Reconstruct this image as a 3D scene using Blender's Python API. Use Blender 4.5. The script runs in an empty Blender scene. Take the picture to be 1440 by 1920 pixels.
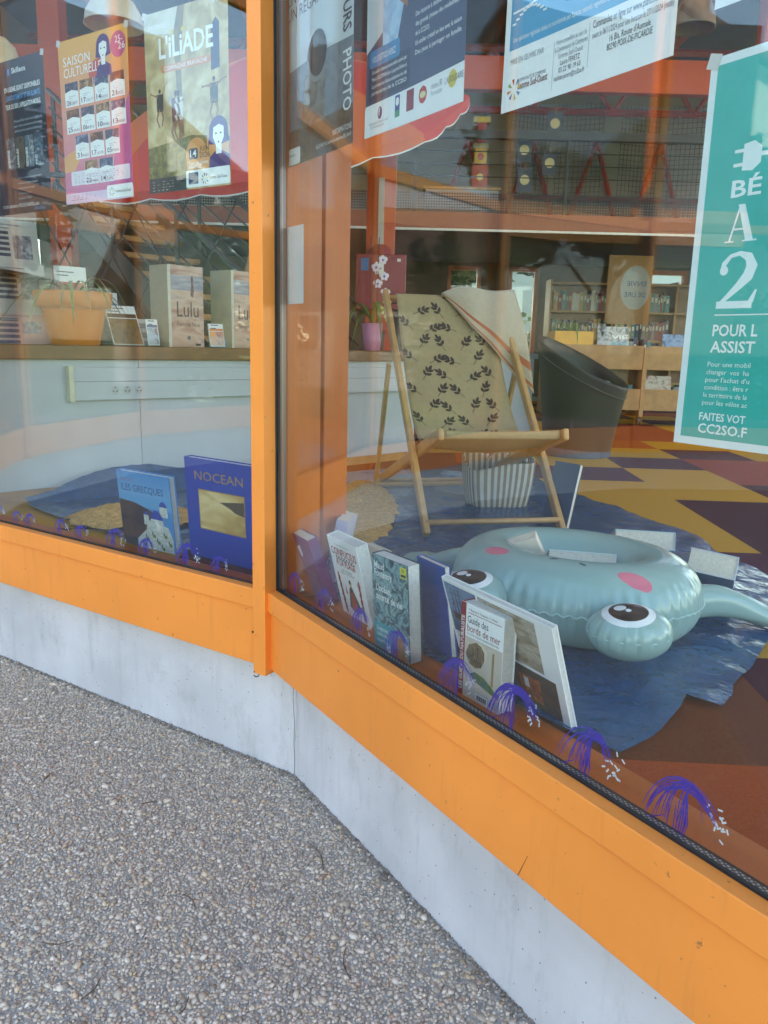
import bpy, bmesh, math, random
import numpy as np
from mathutils import Vector, Matrix
from mathutils.geometry import delaunay_2d_cdt
R = math.radians
sc = bpy.context.scene
col = sc.collection

# ---------------------------------------------------------------- camera, world, sun, exposure
cam = bpy.data.cameras.new('camera'); camo = bpy.data.objects.new('camera', cam); col.objects.link(camo)
PT, RL, CH = 0.210388, 0.025099, 1.25
fwd = Vector((0, math.cos(PT), -math.sin(PT))); up0 = Vector((0, math.sin(PT), math.cos(PT))); r0 = Vector((1, 0, 0))
rgt = r0*math.cos(RL) + up0*math.sin(RL); upv = up0*math.cos(RL) - r0*math.sin(RL)
mw = Matrix((rgt, upv, -fwd)).transposed().to_4x4(); mw.translation = (0, 0, CH)
camo.matrix_world = mw
cam.sensor_fit = 'VERTICAL'; cam.sensor_height = 36; cam.lens = 1466.8/1920*36
cam.clip_start = 0.05; cam.clip_end = 2000
sc.camera = camo
SUN_EL, SUN_AZ = R(50), R(38)          # sun stands behind the building, to the right
w = bpy.data.worlds.new('World'); sc.world = w; w.use_nodes = True
nt = w.node_tree; sky = nt.nodes.new('ShaderNodeTexSky'); sky.sky_type = 'NISHITA'; sky.sun_disc = False
sky.sun_elevation = SUN_EL; sky.sun_rotation = SUN_AZ; sky.dust_density = .45; sky.air_density = 1.0; sky.ozone_density = .8
bg = nt.nodes['Background']; bg.inputs[1].default_value = 0.15
nt.links.new(sky.outputs[0], bg.inputs[0])
sun = bpy.data.lights.new('sun', 'SUN'); suno = bpy.data.objects.new('sun', sun); col.objects.link(suno)
sun.energy = 4.0; sun.angle = R(0.53); sun.color = (1, .95, .87)
sd = Vector((math.sin(SUN_AZ)*math.cos(SUN_EL), math.cos(SUN_AZ)*math.cos(SUN_EL), math.sin(SUN_EL)))
suno.rotation_euler = sd.to_track_quat('Z', 'Y').to_euler()
sc.view_settings.view_transform = 'Standard'; sc.view_settings.look = 'None'
sc.view_settings.exposure = 2.95; sc.view_settings.gamma = 1
sc.view_settings.use_white_balance = True; sc.view_settings.white_balance_temperature = 7400      # the camera balanced for open shade
sc.render.engine = 'CYCLES'
sc.cycles.use_denoising = True
sc.cycles.transparent_max_bounces = 32; sc.cycles.max_bounces = 10; sc.cycles.diffuse_bounces = 5; sc.cycles.glossy_bounces = 5
sc.cycles.caustics_reflective = False; sc.cycles.sample_clamp_indirect = 6

# ---------------------------------------------------------------- materials
def lin(h):
    h = h.lstrip('#'); out = []
    for i in (0, 2, 4):
        c = int(h[i:i+2], 16)/255; out.append(c/12.92 if c <= .04045 else ((c+.055)/1.055)**2.4)
    return tuple(out)
MATS = {}
def M(name, colr, rough=.5, metal=0, var=.08, scale=25, bump=0, bscale=150, spec=.5, coat=0, coord='Object', sheen=0):
    if name in MATS: return MATS[name]
    if isinstance(colr, str): colr = lin(colr)
    m = bpy.data.materials.new(name); m.use_nodes = True; n = m.node_tree.nodes; l = m.node_tree.links
    b = n['Principled BSDF']; b.inputs['Roughness'].default_value = rough; b.inputs['Metallic'].default_value = metal
    b.inputs['Specular IOR Level'].default_value = spec; b.inputs['Coat Weight'].default_value = coat; b.inputs['Sheen Weight'].default_value = sheen
    tc = n.new('ShaderNodeTexCoord')
    if var:
        nz = n.new('ShaderNodeTexNoise'); nz.inputs['Scale'].default_value = scale; nz.inputs['Detail'].default_value = 6
        l.new(tc.outputs[coord], nz.inputs['Vector'])
        rp = n.new('ShaderNodeValToRGB'); rp.color_ramp.elements[0].position = .3; rp.color_ramp.elements[1].position = .7
        rp.color_ramp.elements[0].color = tuple(max(0, c*(1-var)) for c in colr)+(1,)
        rp.color_ramp.elements[1].color = tuple(min(1, c*(1+var)) for c in colr)+(1,)
        l.new(nz.outputs['Fac'], rp.inputs['Fac']); l.new(rp.outputs['Color'], b.inputs['Base Color'])
    else: b.inputs['Base Color'].default_value = colr+(1,)
    if bump:
        n2 = n.new('ShaderNodeTexNoise'); n2.inputs['Scale'].default_value = bscale; n2.inputs['Detail'].default_value = 4
        l.new(tc.outputs[coord], n2.inputs['Vector'])
        bp = n.new('ShaderNodeBump'); bp.inputs['Strength'].default_value = bump; bp.inputs['Distance'].default_value = .01
        l.new(n2.outputs['Fac'], bp.inputs['Height']); l.new(bp.outputs['Normal'], b.inputs['Normal'])
    MATS[name] = m; return m
def PM(name, cols, scale=12, rough=.35, detail=8, stretch=(1, 1, 1), dist=0.6):
    """printed picture: a blotchy field of the picture's colours"""
    if name in MATS: return MATS[name]
    m = bpy.data.materials.new(name); m.use_nodes = True; n = m.node_tree.nodes; l = m.node_tree.links
    b = n['Principled BSDF']; b.inputs['Roughness'].default_value = rough
    tc = n.new('ShaderNodeTexCoord'); mp = n.new('ShaderNodeMapping'); mp.inputs['Scale'].default_value = stretch
    nz = n.new('ShaderNodeTexNoise'); nz.inputs['Scale'].default_value = scale; nz.inputs['Detail'].default_value = detail; nz.inputs['Distortion'].default_value = dist
    rp = n.new('ShaderNodeValToRGB'); el = rp.color_ramp.elements
    while len(el) < len(cols): el.new(.5)
    for i, c in enumerate(cols):
        el[i].position = .28+.44*i/(len(cols)-1); el[i].color = lin(c)+(1,)
    l.new(tc.outputs['Object'], mp.inputs['Vector']); l.new(mp.outputs[0], nz.inputs['Vector'])
    l.new(nz.outputs['Fac'], rp.inputs['Fac']); l.new(rp.outputs['Color'], b.inputs['Base Color'])
    MATS[name] = m; return m
def glass_mat(name, tint, tintw=1.0):
    m = bpy.data.materials.new(name); m.use_nodes = True; n = m.node_tree.nodes; l = m.node_tree.links
    n.remove(n['Principled BSDF']); out = n['Material Output']
    g = n.new('ShaderNodeNewGeometry'); mr = n.new('ShaderNodeMapRange')
    mr.inputs['To Min'].default_value = 1.41; mr.inputs['To Max'].default_value = 1/1.41
    l.new(g.outputs['Backfacing'], mr.inputs['Value'])
    fr = n.new('ShaderNodeFresnel'); l.new(mr.outputs[0], fr.inputs['IOR'])
    t = n.new('ShaderNodeBsdfTransparent'); t.inputs[0].default_value = tint+(1,)
    gl = n.new('ShaderNodeBsdfGlossy'); gl.inputs['Roughness'].default_value = 0
    mx = n.new('ShaderNodeMixShader'); l.new(fr.outputs[0], mx.inputs[0]); l.new(t.outputs[0], mx.inputs[1]); l.new(gl.outputs[0], mx.inputs[2])
    l.new(mx.outputs[0], out.inputs['Surface']); return m

# ---------------------------------------------------------------- mesh builder
ORI = {}
class MB:
    def __init__(s): s.v = []; s.f = []; s.mi = []; s.mats = []
    def mat(s, m):
        if m not in s.mats: s.mats.append(m)
        return s.mats.index(m)
    def add(s, vs, fs, m):
        o = len(s.v); s.v += [Vector(p) for p in vs]; k = s.mat(m)
        for f in fs: s.f.append([i+o for i in f]); s.mi.append(k)
    def hexa(s, p, m):      # 8 points: bottom 0-3 ccw, top 4-7
        s.add(p, [(0, 3, 2, 1), (4, 5, 6, 7), (0, 1, 5, 4), (1, 2, 6, 5), (2, 3, 7, 6), (3, 0, 4, 7)], m)
    def box(s, a, b, m):
        x0, y0, z0 = a; x1, y1, z1 = b
        s.hexa([(x0, y0, z0), (x1, y0, z0), (x1, y1, z0), (x0, y1, z0), (x0, y0, z1), (x1, y0, z1), (x1, y1, z1), (x0, y1, z1)], m)
    def bar(s, p, q, wx, wy, m, up=(0, 0, 1)):      # rectangular bar from p to q
        p = Vector(p); q = Vector(q); d = (q-p).normalized(); u = Vector(up)
        if abs(d.dot(u)) > .98: u = Vector((0, 1, 0))
        a = d.cross(u).normalized()*wx/2; b = a.normalized().cross(d)*wy/2
        s.hexa([p-a-b, p+a-b, p+a+b, p-a+b, q-a-b, q+a-b, q+a+b, q-a+b], m)
    def tube(s, pts, rad, m, n=8, cap=True, closed=False):
        pts = [Vector(p) for p in pts]; N = len(pts)
        if not hasattr(rad, '__len__'): rad = [rad]*N
        vs = []; fs = []; prev = None
        for i, p in enumerate(pts):
            a = pts[(i-1) % N] if (i or closed) else p; b = pts[(i+1) % N] if (i < N-1 or closed) else p
            d = (b-a).normalized()
            if prev is None:
                u = Vector((0, 0, 1)) if abs(d.z) < .9 else Vector((1, 0, 0))
                e = d.cross(u).normalized()
            else: e = (prev-d*prev.dot(d)).normalized()
            prev = e; g = d.cross(e)
            for k in range(n):
                t = 2*math.pi*k/n; vs.append(p+(e*math.cos(t)+g*math.sin(t))*rad[i])
        for i in range(N if closed else N-1):
            j = (i+1) % N
            for k in range(n): fs.append((i*n+k, i*n+(k+1) % n, j*n+(k+1) % n, j*n+k))
        if cap and not closed: fs.append(tuple(range(n-1, -1, -1))); fs.append(tuple((N-1)*n+k for k in range(n)))
        s.add(vs, fs, m)
    def lathe(s, prof, c, m, n=24, closed=False):    # profile [(r,z)], axis z at c
        vs = []; fs = []; c = Vector(c)
        for r, z in prof:
            for k in range(n): t = 2*math.pi*k/n; vs.append(c+Vector((r*math.cos(t), r*math.sin(t), z)))
        for i in range(len(prof)-1):
            for k in range(n): fs.append((i*n+k, i*n+(k+1) % n, (i+1)*n+(k+1) % n, (i+1)*n+k))
        s.add(vs, fs, m)
    def poly(s, pts, m): s.add(pts, [tuple(range(len(pts)))], m)
    def prism(s, pts, z0, z1, m):     # pts ccw in xy
        n = len(pts); vs = [(x, y, z0) for x, y in pts]+[(x, y, z1) for x, y in pts]
        s.add(vs, [tuple(range(n-1, -1, -1)), tuple(range(n, 2*n))]+[(i, (i+1) % n, n+(i+1) % n, n+i) for i in range(n)], m)
    def grid(s, fn, nu, nv, m, mfn=None):
        o = len(s.v); s.v += [Vector(fn(i/nu, j/nv)) for j in range(nv+1) for i in range(nu+1)]
        for j in range(nv):
            for i in range(nu):
                s.f.append([o+j*(nu+1)+i, o+j*(nu+1)+i+1, o+(j+1)*(nu+1)+i+1, o+(j+1)*(nu+1)+i])
                s.mi.append(s.mat(mfn((i+.5)/nu, (j+.5)/nv) if mfn else m))
    def xf(s, mtx): s.v = [mtx @ p for p in s.v]; return s
    def mesh(s, name, o=(0, 0, 0), smooth=False):
        me = bpy.data.meshes.new(name); o = Vector(o)
        me.from_pydata([tuple(p-o) for p in s.v], [], s.f)
        for m in s.mats: me.materials.append(m)
        me.polygons.foreach_set('material_index', s.mi)
        if smooth: me.polygons.foreach_set('use_smooth', [True]*len(s.f))
        me.update(); return me
    def build(s, name, parent=None, origin=None, smooth=False, bevel=0, label=None):
        po = ORI.get(parent, Vector((0, 0, 0)))
        if origin is None:
            if parent: origin = po
            else:
                a = np.array([tuple(p) for p in s.v]); lo, hi = a.min(0), a.max(0); origin = ((lo[0]+hi[0])/2, (lo[1]+hi[1])/2, lo[2])
        origin = Vector(origin); ob = bpy.data.objects.new(name, s.mesh(name, origin, smooth)); col.objects.link(ob)
        ob.location = origin-po
        if parent: ob.parent = parent
        ORI[ob] = origin
        if bevel:
            bv = ob.modifiers.new('bevel', 'BEVEL'); bv.width = bevel; bv.segments = 2; bv.limit_method = 'ANGLE'; bv.angle_limit = R(40)
        if label: ob['label'] = label
        return ob
def root(name, loc):
    o = bpy.data.objects.new(name, None); col.objects.link(o); o.location = loc; o.empty_display_size = .1; ORI[o] = Vector(loc); return o
def tag(o, label=None, cat=None, group=None, kind=None):
    for k, v in (('label', label), ('category', cat), ('group', group), ('kind', kind)):
        if v: o[k] = v
    return o
# flat lettering outlines from the built-in font
TXT = {}
def text_mesh(s, bold=0):
    key = (s, bold)
    if key in TXT: return TXT[key]
    cu = bpy.data.curves.new('t', 'FONT'); cu.body = s; cu.size = 1; cu.resolution_u = 2; cu.offset = bold
    ob = bpy.data.objects.new('t', cu); col.objects.link(ob)
    dg = bpy.context.evaluated_depsgraph_get(); me = bpy.data.meshes.new_from_object(ob.evaluated_get(dg))
    vs = [(v.co.x, v.co.y) for v in me.vertices]; fs = [tuple(p.vertices) for p in me.polygons]
    bpy.data.objects.remove(ob); bpy.data.curves.remove(cu); bpy.data.meshes.remove(me)
    xs = [v[0] for v in vs] or [0, 1]; ys = [v[1] for v in vs] or [0, 1]
    x0, x1 = min(xs), max(xs); vs = [(x-x0, y) for x, y in vs]
    TXT[key] = (vs, fs, x1-x0, max(ys)); return TXT[key]
class Sheet:
    """things printed on a flat sheet, in metres from its lower left corner; f maps (u, v, layer) to space"""
    def __init__(s, f): s.f = f; s.print = MB(); s.let = MB()
    fine = 0
    def poly(s, pts, m, lay=1):
        us = [p[0] for p in pts]; vs = [p[1] for p in pts]
        if s.fine and max(max(us)-min(us), max(vs)-min(vs)) > s.fine*1.5:       # follow the curl of the paper
            bm = bmesh.new(); bm.faces.new([bm.verts.new((u, v, 0)) for u, v in pts]); bmesh.ops.triangulate(bm, faces=bm.faces[:])
            for _ in range(6):
                es = [e for e in bm.edges if e.calc_length() > s.fine]
                if not es: break
                bmesh.ops.subdivide_edges(bm, edges=es, cuts=1); bmesh.ops.triangulate(bm, faces=bm.faces[:])
            bm.verts.index_update(); s.print.add([s.f(v.co.x, v.co.y, lay) for v in bm.verts], [tuple(v.index for v in f.verts) for f in bm.faces], m); bm.free()
        else: s.print.add([s.f(u, v, lay) for u, v in pts], [tuple(range(len(pts)))], m)
    def rect(s, u0, v0, u1, v1, m, lay=1): s.poly([(u0, v0), (u1, v0), (u1, v1), (u0, v1)], m, lay)
    def disc(s, u, v, ru, rv, m, lay=1, n=20): s.poly([(u+ru*math.cos(6.2832*k/n), v+rv*math.sin(6.2832*k/n)) for k in range(n)], m, lay)
    def text(s, t, u, v, h, m, width=None, align='l', bold=0, rot=0, lay=3, italic=0):
        vs, fs, w0, h0 = text_mesh(t, bold); k = h/.72; kx = (width/w0) if width else k
        wd = w0*kx; o = {'l': 0, 'c': -wd/2, 'r': -wd}[align]; c, sn = math.cos(rot), math.sin(rot)
        P = []
        for x, y in vs:
            a = x*kx+o+y*k*italic; b = y*k; P.append(s.f(u+a*c-b*sn, v+a*sn+b*c, lay))
        s.let.add(P, fs, m); return wd
    def lines(s, u, v, wd, n, dv, m, h=.0012, seed=0):
        rr = random.Random(seed)
        for i in range(n): s.rect(u, v-i*dv, u+wd*(1 if i < n-1 else .6)*rr.uniform(.86, 1), v-i*dv+h, m, 2)
    def build(s, parent):
        if s.print.f: s.print.build('print', parent)
        if s.let.f: s.let.build('lettering', parent)
rnd = random.Random(7)
# ---------------------------------------------------------------- shared materials
m_orange = M('orange paint', (.88, .275, .045), .40, var=.07, scale=3.5, bump=.05, bscale=420)
m_orange_shade = M('orange paint in shade', (.50, .105, .010), .38, var=.06, scale=7, bump=.03, bscale=500)  # same orange as the facade, with indoor shade put into the colour
m_black = M('black rubber', (.012, .012, .014), .6, var=.2)
m_dark = M('dark steel', (.02, .021, .024), .45, var=.15)
m_white = M('white laminate', (.47, .49, .51), .4, var=.04, scale=5)
m_wood = M('beech wood', (.42, .21, .065), .45, var=.18, scale=14, bump=.05)
m_woodd = M('brown wood', (.22, .10, .035), .4, var=.2, scale=12)
m_red = M('red steel', (.50, .045, .03), .4, var=.06)
m_paper = M('white paper', (.78, .78, .77), .55, var=.03)
m_glass = glass_mat('window glass', (.955, .97, .965))
def concrete():
    m = M('painted plinth', (.56, .548, .54), .8, var=.15, scale=3.2, bump=.22, bscale=260); n = m.node_tree.nodes; l = m.node_tree.links
    b = n['Principled BSDF']; src = b.inputs['Base Color'].links[0].from_socket
    tc = n.new('ShaderNodeTexCoord'); nz = n.new('ShaderNodeTexNoise'); nz.inputs['Scale'].default_value = 9; nz.inputs['Detail'].default_value = 10; nz.inputs['Roughness'].default_value = .75
    mp = n.new('ShaderNodeMapping'); mp.inputs['Scale'].default_value = (1, 1, .5); l.new(tc.outputs['Object'], mp.inputs[0]); l.new(mp.outputs[0], nz.inputs['Vector'])
    rp = n.new('ShaderNodeValToRGB'); rp.color_ramp.elements[0].position = .54; rp.color_ramp.elements[1].position = .78
    rp.color_ramp.elements[1].color = (.40, .40, .40, 1)
    l.new(nz.outputs['Fac'], rp.inputs[0]); mx = n.new('ShaderNodeMix'); mx.data_type = 'RGBA'; mx.inputs['B'].default_value = (.20, .18, .16, 1)
    l.new(rp.outputs[0], mx.inputs['Factor']); l.new(src, mx.inputs['A'])
    v = n.new('ShaderNodeTexVoronoi'); v.inputs['Scale'].default_value = 42; l.new(tc.outputs['Object'], v.inputs['Vector']); lt = n.new('ShaderNodeMath'); lt.operation = 'LESS_THAN'; lt.inputs[1].default_value = .075; l.new(v.outputs['Distance'], lt.inputs[0])
    m2 = n.new('ShaderNodeMix'); m2.data_type = 'RGBA'; m2.inputs['B'].default_value = (.16, .15, .15, 1); l.new(lt.outputs[0], m2.inputs['Factor']); l.new(mx.outputs['Result'], m2.inputs['A']); l.new(m2.outputs['Result'], b.inputs['Base Color']); return m
m_plinth = concrete()
def spots(m, amount=.72, c=(.30, .10, .02)):      # little chips and dirt specks in paint
    n = m.node_tree.nodes; l = m.node_tree.links; b = n['Principled BSDF']; src = b.inputs['Base Color'].links[0].from_socket
    tc = n.new('ShaderNodeTexCoord'); nz = n.new('ShaderNodeTexNoise'); nz.inputs['Scale'].default_value = 55; nz.inputs['Detail'].default_value = 5
    l.new(tc.outputs['Object'], nz.inputs['Vector']); rp = n.new('ShaderNodeValToRGB'); rp.color_ramp.elements[0].position = amount; rp.color_ramp.elements[1].position = amount+.05
    l.new(nz.outputs['Fac'], rp.inputs[0]); mx = n.new('ShaderNodeMix'); mx.data_type = 'RGBA'; mx.inputs['B'].default_value = c+(1,)
    l.new(rp.outputs[0], mx.inputs['Factor']); l.new(src, mx.inputs['A']); l.new(mx.outputs['Result'], b.inputs['Base Color'])
spots(m_orange, .69, (.42, .15, .04))
def streaks(m, c, amt, lo=.56, hi=.80, sx=34):      # faint run-off streaks and grime
    n = m.node_tree.nodes; l = m.node_tree.links; b = n['Principled BSDF']; src = b.inputs['Base Color'].links[0].from_socket
    tc = n.new('ShaderNodeTexCoord'); mp = n.new('ShaderNodeMapping'); mp.inputs['Scale'].default_value = (1, 1, .09); nz = n.new('ShaderNodeTexNoise'); nz.inputs['Scale'].default_value = sx; nz.inputs['Detail'].default_value = 7; nz.inputs['Roughness'].default_value = .65
    l.new(tc.outputs['Object'], mp.inputs[0]); l.new(mp.outputs[0], nz.inputs['Vector']); rp = n.new('ShaderNodeValToRGB'); rp.color_ramp.elements[0].position = lo; rp.color_ramp.elements[1].position = hi; rp.color_ramp.elements[1].color = (amt, amt, amt, 1)
    l.new(nz.outputs['Fac'], rp.inputs[0]); mx = n.new('ShaderNodeMix'); mx.data_type = 'RGBA'; mx.inputs['B'].default_value = c+(1,); l.new(rp.outputs[0], mx.inputs['Factor']); l.new(src, mx.inputs['A']); l.new(mx.outputs['Result'], b.inputs['Base Color'])
streaks(m_orange, (.34, .13, .05), .24); streaks(m_plinth, (.20, .19, .18), .28, .54, .80, 22)
def dotted():
    m = bpy.data.materials.new('perforated spacer'); m.use_nodes = True; n = m.node_tree.nodes; l = m.node_tree.links; b = n['Principled BSDF']
    b.inputs['Roughness'].default_value = .35; b.inputs['Metallic'].default_value = .6
    tc = n.new('ShaderNodeTexCoord'); v = n.new('ShaderNodeTexVoronoi'); v.inputs['Scale'].default_value = 170; v.inputs['Randomness'].default_value = 0
    l.new(tc.outputs['Object'], v.inputs['Vector']); rp = n.new('ShaderNodeValToRGB'); rp.color_ramp.elements[0].position = .28; rp.color_ramp.elements[1].position = .34
    rp.color_ramp.elements[0].color = (.50, .48, .44, 1); rp.color_ramp.elements[1].color = (.12, .11, .115, 1)
    l.new(v.outputs['Distance'], rp.inputs[0]); l.new(rp.outputs[0], b.inputs['Base Color']); return m
m_spacer = dotted()

# ---------------------------------------------------------------- ground
FZ = .55                                            # floor of the library
P0 = Vector((-.24384, 2.09909)); LB = 1.6; TURN = R(23.81)
AZ = [-.577609+TURN*(1-i) for i in range(7)]        # wall directions, right to left: bays 0..6; bay 1 and bay 2 are the two in the picture
DV = [Vector((math.sin(a), math.cos(a))) for a in AZ]; NV = [Vector((d.y, -d.x)) for d in DV]
K = [None]*8; K[2] = P0
K[1] = K[2]-DV[1]*LB; K[0] = K[1]-DV[0]*LB
for i in range(2, 7): K[i+1] = K[i]+DV[i]*LB
def cpt(j, off):
    if j == 0: return K[0]+NV[0]*off
    if j == 7: return K[7]+NV[6]*off
    a, b = NV[j-1], NV[j]; ca = K[j].dot(a)+off; cb = K[j].dot(b)+off; det = a.x*b.y-a.y*b.x
    return Vector(((ca*b.y-cb*a.y)/det, (a.x*cb-b.x*ca)/det))
def wallhex(mb, i, a, b, z0, z1, m, sr=0, sl=0):
    pr, pl, qr, ql = cpt(i, a)+DV[i]*sr, cpt(i+1, a)-DV[i]*sl, cpt(i, b)+DV[i]*sr, cpt(i+1, b)-DV[i]*sl
    mb.hexa([(p.x, p.y, z) for z in (z0, z1) for p in (pl, pr, qr, ql)], m)
def pA(s, z, off): p = cpt(2, off)+DV[2]*s; return Vector((p.x, p.y, z))
def pB(s, z, off): p = cpt(2, off)-DV[1]*s; return Vector((p.x, p.y, z))
def outside(x, y, o=0): q = Vector((x, y))-P0; return q.dot(NV[1]) < o and q.dot(NV[2]) < o
def grass_mat(name, a, b, sc_=4):
    m = bpy.data.materials.new(name); m.use_nodes = True; n = m.node_tree.nodes; l = m.node_tree.links; bs = n['Principled BSDF']; bs.inputs['Roughness'].default_value = .9
    tc = n.new('ShaderNodeTexCoord'); nz = n.new('ShaderNodeTexNoise'); nz.inputs['Scale'].default_value = sc_; nz.inputs['Detail'].default_value = 9
    rp = n.new('ShaderNodeValToRGB'); rp.color_ramp.elements[0].color = a+(1,); rp.color_ramp.elements[1].color = b+(1,); rp.color_ramp.elements[0].position = .35; rp.color_ramp.elements[1].position = .65
    l.new(tc.outputs['Object'], nz.inputs['Vector']); l.new(nz.outputs['Fac'], rp.inputs[0]); l.new(rp.outputs[0], bs.inputs['Base Color']); return m
m_grass = grass_mat('lawn', (.05, .12, .018), (.10, .19, .035))
b = MB(); b.poly([(-400, -400, -.03), (400, -400, -.03), (400, 400, -.03), (-400, 400, -.03)], m_grass); tag(b.build('lawn', origin=(0, 0, -.03)), kind='structure')
m_mortar = M('mortar', (.36, .33, .285), .9, var=.3, scale=60, bump=.5, bscale=300)
b = MB(); b.prism([(-1.8+6.2*math.cos(t), -.6+6.2*math.sin(t)) for t in [2*math.pi*k/48 for k in range(48)]], -.12, -.0003, m_mortar)
apron = tag(b.build('forecourt_paving'), kind='structure')
# washed pebbles of the paving
def pebbles():
    rs = np.random.RandomState(3)
    bm = bmesh.new(); bmesh.ops.create_icosphere(bm, subdivisions=1, radius=1); base = np.array([v.co[:] for v in bm.verts]); bf = np.array([[v.index for v in f.verts] for f in bm.faces]); bm.free()
    sp = .0074; xs, ys = np.meshgrid(np.arange(-2.3, 1.0, sp), np.arange(.5, 3.7, sp)); xs = xs.ravel()+rs.uniform(-.5, .5, xs.size)*sp*.9; ys = ys.ravel()+rs.uniform(-.5, .5, ys.size)*sp*.9
    n1, n2 = NV[1], NV[2]
    k = ((xs-P0.x)*n1.x+(ys-P0.y)*n1.y < .004) & ((xs-P0.x)*n2.x+(ys-P0.y)*n2.y < .004) & (ys > .55-.25*xs) & (xs < .9-.0*ys)
    xs = xs[k]; ys = ys[k]; n = len(xs)
    a = .0044*np.exp(rs.normal(0, .30, n)); r2 = a*rs.uniform(.62, .95, n); h = a*rs.uniform(.45, .8, n); t = rs.uniform(0, 6.283, n)
    big = rs.uniform(0, 1, n) < .04; a[big] *= 1.6; r2[big] *= 1.6; h[big] *= 1.15
    V = base[None, :, :]*np.stack([a, r2, h], 1)[:, None, :]*(1+rs.normal(0, .10, (n, len(base), 1)))
    c, s_ = np.cos(t)[:, None], np.sin(t)[:, None]; X = V[:, :, 0]*c-V[:, :, 1]*s_; Y = V[:, :, 0]*s_+V[:, :, 1]*c
    tilt = rs.normal(0, .25, (n, 1)); Z = V[:, :, 2]+X*tilt
    P = np.stack([X+xs[:, None], Y+ys[:, None], Z+(rs.uniform(-.0015, .0018, n))[:, None]], 2).reshape(-1, 3).astype(np.float32)
    F = (bf[None]+(np.arange(n)*len(base))[:, None, None]).reshape(-1)
    me = bpy.data.meshes.new('gravel'); me.vertices.add(len(P)); me.vertices.foreach_set('co', P.ravel()); me.loops.add(len(F)); me.loops.foreach_set('vertex_index', F.astype(np.int32))
    nf = len(F)//3; me.polygons.add(nf); me.polygons.foreach_set('loop_start', np.arange(0, len(F), 3, dtype=np.int32)); me.polygons.foreach_set('use_smooth', np.ones(nf, bool))
    pal = np.array([(.42, .39, .35), (.50, .48, .46), (.36, .33, .30), (.30, .27, .24), (.44, .37, .28), (.38, .27, .16), (.24, .21, .19), (.10, .09, .09), (.30, .17, .12), (.58, .57, .55)])
    ci = rs.choice(len(pal), n, p=[.2, .16, .17, .12, .1, .05, .09, .04, .03, .04]); cc = np.minimum(.8, (pal[ci]*.62+.38*np.array([.40, .37, .33]))*rs.uniform(.98, 1.36, (n, 1)))
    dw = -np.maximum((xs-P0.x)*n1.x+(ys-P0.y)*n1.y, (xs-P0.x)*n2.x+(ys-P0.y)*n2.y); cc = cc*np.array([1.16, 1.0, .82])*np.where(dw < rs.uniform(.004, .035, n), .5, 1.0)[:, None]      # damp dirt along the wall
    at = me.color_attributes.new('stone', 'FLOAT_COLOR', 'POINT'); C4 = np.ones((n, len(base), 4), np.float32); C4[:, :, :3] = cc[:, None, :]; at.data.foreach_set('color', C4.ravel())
    me.update(); me.validate()
    m = bpy.data.materials.new('pebble'); m.use_nodes = True; nn = m.node_tree.nodes; bs = nn['Principled BSDF']; bs.inputs['Roughness'].default_value = .55
    va = nn.new('ShaderNodeVertexColor'); va.layer_name = 'stone'; m.node_tree.links.new(va.outputs[0], bs.inputs['Base Color']); me.materials.append(m)
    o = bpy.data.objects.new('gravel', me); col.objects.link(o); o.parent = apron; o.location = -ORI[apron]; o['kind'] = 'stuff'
pebbles()
m_twig = M('twig bark', (.11, .075, .05), .8, var=.3, scale=300)
for i, (x, y, a, ln, nm) in enumerate(((-.62, 1.93, 20, .05, 'short dark twig on the pebbles below the left plinth'), (-.15, 1.72, 115, .12, 'thin curved twig on the pebbles beside the plinth corner'), (-.55, 1.30, 70, .06, 'dark bent twig among the pebbles in the open paving'),
        (-.36, 1.27, 85, .05, 'straight black twig lying alone on the pebbles'), (-.11, 1.12, 30, .14, 'long brown twig at the foot of the right plinth'), (-.30, 1.07, 160, .10, 'forked dry twig on the near pebbles'), (-.66, 1.42, 10, .07, 'slender dry twig on the middle of the paving'), (-.22, 1.02, 50, .09, 'thick crooked twig near the long brown one'), (-.17, 1.05, 140, .07, 'short grey twig crossing near the long brown one'), (-.95, 2.05, 75, .05, 'tiny twig on the far pebbles below the left panel'), (-.42, 1.55, 130, .06, 'pale thin twig between the plinth and the black twig'), (-.05, 1.38, 100, .08, 'fine dark twig lying against the right plinth'))):
    tb = MB(); r = random.Random(i); d = Vector((math.cos(R(a)), math.sin(R(a)), 0)); e = Vector((-d.y, d.x, 0)); sgn = r.choice((-1, 1))
    pts = [Vector((x, y, .0055))+d*ln*(t-.5)+e*ln*.12*math.sin(t*3.1)*sgn+e*r.uniform(-.0015, .0015) for t in (0, .25, .5, .75, 1)]
    tb.tube(pts, [.0013, .0015, .0013, .0010, .0005], m_twig, 6)
    if i in (4, 5): tb.tube([pts[2], pts[2]+d*ln*.2+e*ln*.22], [.0014, .0006], m_twig, 5)
    tag(tb.build('twig'), nm, 'twig', 'dry twigs on the paving')

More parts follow.
